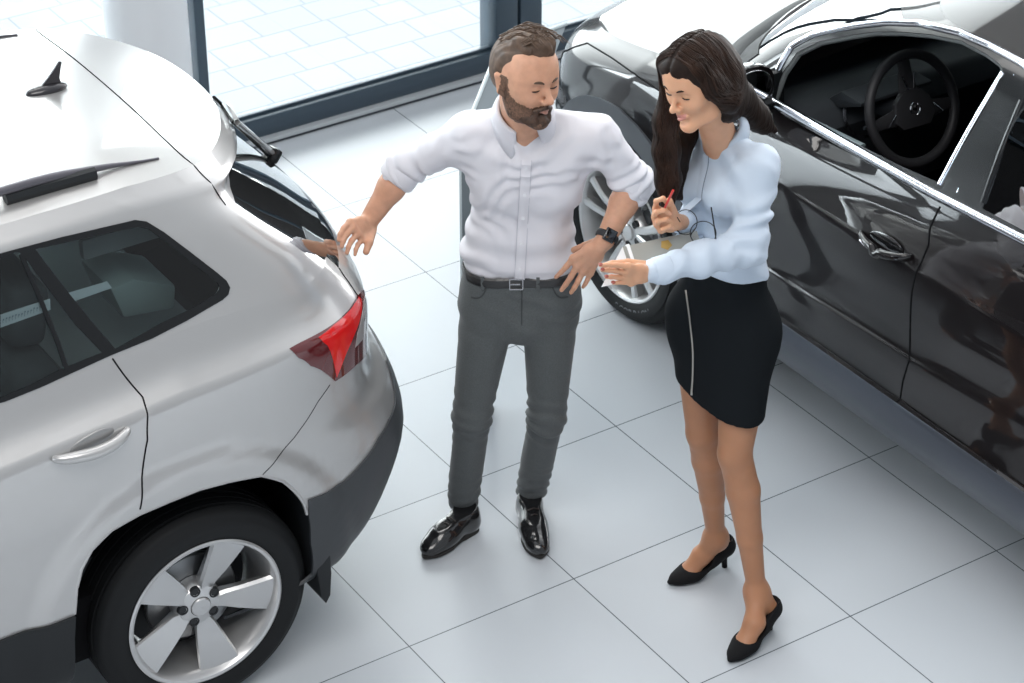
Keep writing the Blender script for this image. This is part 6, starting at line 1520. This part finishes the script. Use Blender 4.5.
sk_bvh = BVHTree.FromPolygons([Vector(v.co) for v in wsk.data.vertices], [tuple(p.vertices) for p in wsk.data.polygons])
zp = [A((0.4735, 5.7, 1.1307)), A((0.488, 5.7, 1.0348)), A((0.5, 5.7, 0.9373)), A((0.5031, 5.7, 0.8549)), A((0.5025, 5.7, 0.7983))]
P = []
for p in catmull(zp, 5):
    d = p-A((0, 0, 4.5614)); d /= np.linalg.norm(d); h = sk_bvh.ray_cast(Vector((0, 0, 4.5614)), Vector(d))
    if h[0]: P.append(h[0]+h[1]*.001)
if len(P) > 3: mb = MB(); mb.tube(P, .0030, 6); mb.build('zip', mat('zip_metal', (.40, .38, .34), .35, .8), wsk); mb = MB(); mb.box(P[-1], (.006, .004, .018), bevel=.001); mb.build('zip_pull', MATS['zip_metal'], wsk)
# ---- court shoes
def pump(root, H, f, L, m):
    up = A((0, 0, 1)); s_ = A((f[1], -f[0], 0)); T = lambda a, b, c: Vector(H+f*a+s_*b+up*c)
    st = [  # along, half width, floor height, top height (opening rim), wall
        (-.012, .010, .066, .118), (.000, .024, .062, .120), (.020, .030, .058, .112), (.045, .030, .050, .092), (.075, .028, .036, .070), (.105, .031, .018, .052), (L-.085, .037, .006, .040), (L-.062, .038, .003, .036), (L-.040, .033, .003, .033), (L-.020, .022, .003, .028), (L-.006, .009, .003, .018), (L, .003, .004, .010)]
    bm = bmesh.new(); R = []
    for i, (a, w, z0, z1) in enumerate(st):
        ring = []; closed_top = a > L-.058
        for k in range(17):
            t = math.pi*k/16; x = -math.cos(t)*w
            bottom = z0
            if closed_top: z = z0+(z1-z0)*math.sin(t)**.7
            ring.append(None)
        R.append(ring)
    # outer wall as a loft of U sections, closed over the toe
    def sec(a, w, z0, z1, cl):
        pts_ = []
        if cl:
            for k in range(25): t = 2*math.pi*k/24; c, s = math.cos(t), math.sin(t); pts_.append((w*np.sign(c)*abs(c)**.8, (z0+z1)/2+(z1-z0)/2*np.sign(s)*abs(s)**.8))
            return pts_[:24]
        for k in range(24):
            if k < 13: t = k/12; ang = math.pi*t; x = -math.cos(ang); pts_.append((w*np.sign(x)*min(1, abs(x)*1.15)**.9, z1 if k in (0, 12) else z0+(z1-z0)*max(0, (abs(x)-.80)/.20)**1.2))
            else: t = (k-12)/12; ang = math.pi*t; x = math.cos(ang); wi = w-.0035; pts_.append((wi*np.sign(x)*min(1, abs(x)*1.15)**.9, (z1 if k in (13, 23) else z0+.004+(z1-z0-.004)*max(0, (abs(x)-.80)/.20)**1.2)))
        return pts_
    rings = []
    for a, w, z0, z1 in st:
        cl = a > L-.060
        rings.append([bm.verts.new(T(a, x, z)) for x, z in sec(a, w, z0, z1, cl)])
    for i in range(len(rings)-1):
        for j in range(24):
            try: bm.faces.new((rings[i][j], rings[i][(j+1) % 24], rings[i+1][(j+1) % 24], rings[i+1][j]))
            except Exception: pass
    bm.faces.new(rings[0]); bm.faces.new(rings[-1]); bmesh.ops.recalc_face_normals(bm, faces=bm.faces[:])
    bm.free()
    # sdf version: clean closed pump with the foot opening cut away
    Tn = lambda a, b, c: H+f*a+s_*b+up*c
    pr_ = [Cap(Tn(.012, 0, .085), Tn(.018, 0, .105), .033, .033, .02), Cap(Tn(.012, 0, .082), Tn(.065, 0, .060), .032, .031, .02), Cap(Tn(.065, 0, .058), Tn(L-.080, 0, .026), .032, .036, .03, flat=(up, .75)), Cap(Tn(L-.085, 0, .026), Tn(L-.040, 0, .018), .0365, .028, .02, flat=(up, .62)), Cap(Tn(L-.045, 0, .018), Tn(L-.008, 0, .012), .025, .009, .015, flat=(up, .7)),
           Plane(Tn(.0, 0, .122), up+f*.75*0, .003), Plane(Tn(0, 0, .002), -up, .002),
           Cap(Tn(.014, 0, .120), Tn(L-.080, 0, .080), .0285, .034, .004, op='sub'), Ell(Tn(L-.098, 0, .075), (.052, .052, .042), None, .004, op='sub')]
    o = sdf_obj('shoe', pr_, np.minimum(H, Tn(L, 0, 0))-A((.07, .07, .01)), np.maximum(H, Tn(L, 0, 0))+A((.07, .07, .14)), .0034, m, None, smooth=1); adopt(o, root)
    mb = MB(); mb.tube([T(.020, 0, .068), T(.012, 0, .045), T(.006, 0, .02), T(.004, 0, .0)], [.022, .0135, .009, .0085], 14); mb.build('heel', m, o)
    return o
M_pump = mat('black_suede', (.007, .007, .008), .8, spec=.2)
pump(woman, F1[0], F1[1], F1[2], M_pump); pump(woman, F2[0], F2[1], F2[2], M_pump)
M_nail = mat('nail_red_brown', (.35, .09, .07), .25, coat=.6)
nails(wbo, M_nail, [m[-1] for m in wm], wt, upw)
# ================================================================= things held
fa, fb, fd_ = A((0.2916, 5.56, 1.35)), A((0.4908, 5.64, 1.3524)), A((0.2345, 5.46, 1.2877))
fraw = [Vector(fa), Vector(fb), Vector(fb+(fd_-fa)), Vector(fd_)]
fu = (fb-fa); Lf = np.linalg.norm(fu); fu /= Lf; fv = fd_-fa; fv -= fu*(fv@fu); Wf = np.linalg.norm(fv); fv /= Wf; fn_ = np.cross(fu, fv); fn_ *= (1 if fn_[2] > 0 else -1)
FM = Matrix(((fu[0], fv[0], fn_[0], fa[0]), (fu[1], fv[1], fn_[1], fa[1]), (fu[2], fv[2], fn_[2], fa[2]), (0, 0, 0, 1)))
folder = empty('folder', 'grey folder with a gold mark, held open by the woman', 'folder', M=FM)
mb = MB(); mb.box((Lf/2, Wf/2, -.004), (Lf, Wf, .003), bevel=.001); mb.build('cover', mat('folder_grey', (.30, .30, .27), .35, .15), folder)
mb = MB()
n = 14; V = []; 
vs = []
for i in range(n+1):
    t = i/n; z = .004*math.sin(t*math.pi)+.0035
    vs.append((mb.bm.verts.new((t*(Lf-.006)+.003, .003, z)), mb.bm.verts.new((t*(Lf-.006)+.003, Wf-.003, z)), mb.bm.verts.new((t*(Lf-.006)+.003, Wf-.003, z-.003)), mb.bm.verts.new((t*(Lf-.006)+.003, .003, z-.003))))
for i in range(n):
    for j in range(4): mb.bm.faces.new((vs[i][j], vs[i][(j+1) % 4], vs[i+1][(j+1) % 4], vs[i+1][j]))
mb.bm.faces.new(vs[0]); mb.bm.faces.new(vs[-1])
mb.build('page', mat('page_grey_print', (.30, .31, .29), .3, coat=.3), folder)
mb = MB(); mb.box((.012, Wf/2, .0), (.010, Wf+.004, .010), bevel=.002); mb.build('paper_edge', mat('paper_white', (.78, .80, .82), .6), folder)
mb = MB(); mb.sph((Lf*.53, Wf*.25, .0080), 1, (.017, .015, .0012), 5); mb.build('gold_mark', mat('gold_print', (.42, .27, .07), .5), folder)
mb = MB(); dn = Vector(fn_)*-.0065; t_ = [mb.bm.verts.new(p+dn) for p in fraw]; b_ = [mb.bm.verts.new(p+dn*1.25) for p in fraw]
mb.bm.faces.new(t_); mb.bm.faces.new(b_[::-1])
for i in range(4): mb.bm.faces.new((t_[i], t_[(i+1) % 4], b_[(i+1) % 4], b_[i]))
o = mb.build('loose_sheet', MATS['paper_white'], smooth=False, label='white loose sheet'); o.parent = folder; o.matrix_parent_inverse = FM.inverted()
pen = MB(); p0, p1 = Vector((0.4126, 5.5, 1.5498)), Vector((0.3952, 5.52, 1.489)); pen.cyl(p0, p1, .0032, seg=12); pen.cyl(p1, p1+(p1-p0).normalized()*.012, .0032, .0008, seg=12)
tag(pen.build('pen', mat('red_pen', (.55, .03, .02), .3, coat=.5)), 'thin red pen in the right hand of the woman', 'pen')
gl = empty('glasses', 'thin black round glasses hanging against the blouse of the woman', 'glasses', loc=tuple((0.4819, 5.6, 1.3812)))
M_wire = mat('black_wire', (.012, .012, .014), .3, .3)
def gadd(o): o.parent = gl; o.matrix_parent_inverse = Matrix.Translation(-gl.location); return o
for (cx, cy, rx, ry, Y) in ((685.5, 222, 12.5, 14, 0), (703.5, 233, 14.5, 14, 1)): pass
g1 = [(0.4855, 5.59, 1.405), (0.4851, 5.59, 1.3966), (0.4832, 5.59, 1.3886), (0.4799, 5.59, 1.3815), (0.4753, 5.59, 1.3755), (0.4698, 5.59, 1.371), (0.4635, 5.59, 1.3682), (0.4568, 5.59, 1.3673), (0.45, 5.59, 1.3683), (0.4435, 5.59, 1.3711), (0.4376, 5.59, 1.3756), (0.4326, 5.59, 1.3816), (0.4288, 5.59, 1.3887), (0.4263, 5.59, 1.3967), (0.4252, 5.59, 1.4051), (0.4257, 5.59, 1.4134), (0.4277, 5.59, 1.4213), (0.431, 5.59, 1.4284), (0.4356, 5.59, 1.4344), (0.4411, 5.59, 1.4388), (0.4474, 5.59, 1.4416), (0.454, 5.59, 1.4425), (0.4607, 5.59, 1.4415), (0.4672, 5.59, 1.4388), (0.4731, 5.59, 1.4343), (0.4781, 5.59, 1.4284), (0.4819, 5.59, 1.4213), (0.4845, 5.59, 1.4133)]; g2 = [(0.5359, 5.58, 1.3774), (0.5353, 5.58, 1.3694), (0.5332, 5.58, 1.3617), (0.5294, 5.58, 1.3548), (0.5242, 5.58, 1.349), (0.5179, 5.58, 1.3447), (0.5108, 5.58, 1.342), (0.5032, 5.58, 1.3411), (0.4955, 5.58, 1.3421), (0.4882, 5.58, 1.3448), (0.4816, 5.58, 1.3491), (0.4759, 5.58, 1.3549), (0.4716, 5.58, 1.3618), (0.4688, 5.58, 1.3695), (0.4676, 5.58, 1.3775), (0.4682, 5.58, 1.3856), (0.4704, 5.58, 1.3932), (0.4742, 5.58, 1.4001), (0.4794, 5.58, 1.4058), (0.4856, 5.58, 1.41), (0.4927, 5.58, 1.4127), (0.5003, 5.58, 1.4136), (0.5079, 5.58, 1.4127), (0.5152, 5.58, 1.41), (0.5218, 5.58, 1.4057), (0.5274, 5.58, 1.4), (0.5318, 5.58, 1.3931), (0.5346, 5.58, 1.3855)]
mb = MB(); mb.tube([Vector(p) for p in g1], .0013, 6, closed=True); gadd(mb.build('rim', M_wire)); mb = MB(); mb.tube([Vector(p) for p in g2], .0013, 6, closed=True); gadd(mb.build('rim', M_wire))
for g in (g1, g2):
    c = sum((Vector(p) for p in g), Vector())/len(g); mb = MB(); 
    f = [mb.bm.verts.new(Vector(p)) for p in g]; f2 = [mb.bm.verts.new(Vector(p)+Vector((0, .0012, 0))) for p in g]; mb.bm.faces.new(f); mb.bm.faces.new(f2[::-1]); gadd(mb.build('lens', glass_mat('lens_glass', (.96, .97, .98), .0, fres=1.15)))
mb = MB(); mb.tube([Vector(g1[2]), (Vector(g1[2])+Vector(g2[13]))/2+Vector((0, 0, .004)), Vector(g2[13])], .0013, 6); gadd(mb.build('bridge', M_wire))
mb = MB(); mb.tube([Vector((0.5363, 5.575, 1.3591)), Vector((0.5287, 5.57, 1.4042)), Vector((0.5185, 5.57, 1.461))], [.0016, .0020, .0018], 6); gadd(mb.build('temple', M_wire))
mb = MB(); mb.tube([Vector((0.4233, 5.575, 1.4375)), Vector((0.4314, 5.575, 1.4285)), Vector((0.4394, 5.57, 1.4163))], .0013, 6); gadd(mb.build('temple', M_wire))

# ================================================================= grey information stand behind the man
sa, sb, sc_ = Vector((-0.1706, 6.7651, 1)), Vector((-0.0472, 7.1909, 1.14)), Vector((0.1797, 7.3886, 1.14))
sd_ = sa+(sc_-sb)
st = empty('info_stand', 'grey upright display stand with a slanted top behind the bearded man', 'display stand', loc=(sa.x+.055, sa.y+.03, 0))
M_st = mat('stand_grey', (.20, .235, .255), .45, .2); M_stl = mat('stand_edge_light', (.62, .70, .72), .3)
def sadd(o): o.parent = st; o.matrix_parent_inverse = Matrix.Translation(-st.location); return o
mb = MB(); mb.box((sa.x+.058, sa.y+.04, .49), (.095, .05, .98), bevel=.004); sadd(mb.build('post', M_st))
mb = MB(); mb.box((sa.x+.008, sa.y+.04, .49), (.008, .056, .98), bevel=.002); sadd(mb.build('edge_strip', M_stl))
nn = (sb-sa).cross(sc_-sb).normalized(); nn = nn if nn.z > 0 else -nn
mb = MB(); q = [sa, sb, sc_, sd_]; t = [mb.bm.verts.new(p) for p in q]; b = [mb.bm.verts.new(p-nn*.022) for p in q]
mb.bm.faces.new(t); mb.bm.faces.new(b[::-1])
for i in range(4): mb.bm.faces.new((t[i], t[(i+1) % 4], b[(i+1) % 4], b[i]))
tp = sadd(mb.build('slanted_top', M_st, smooth=False))
mb = MB(); mb.tube([sa+nn*.002, sb+nn*.002, sc_+nn*.002], .007, 8); e = mb.build('top_edge_strip', M_stl); e.parent = tp
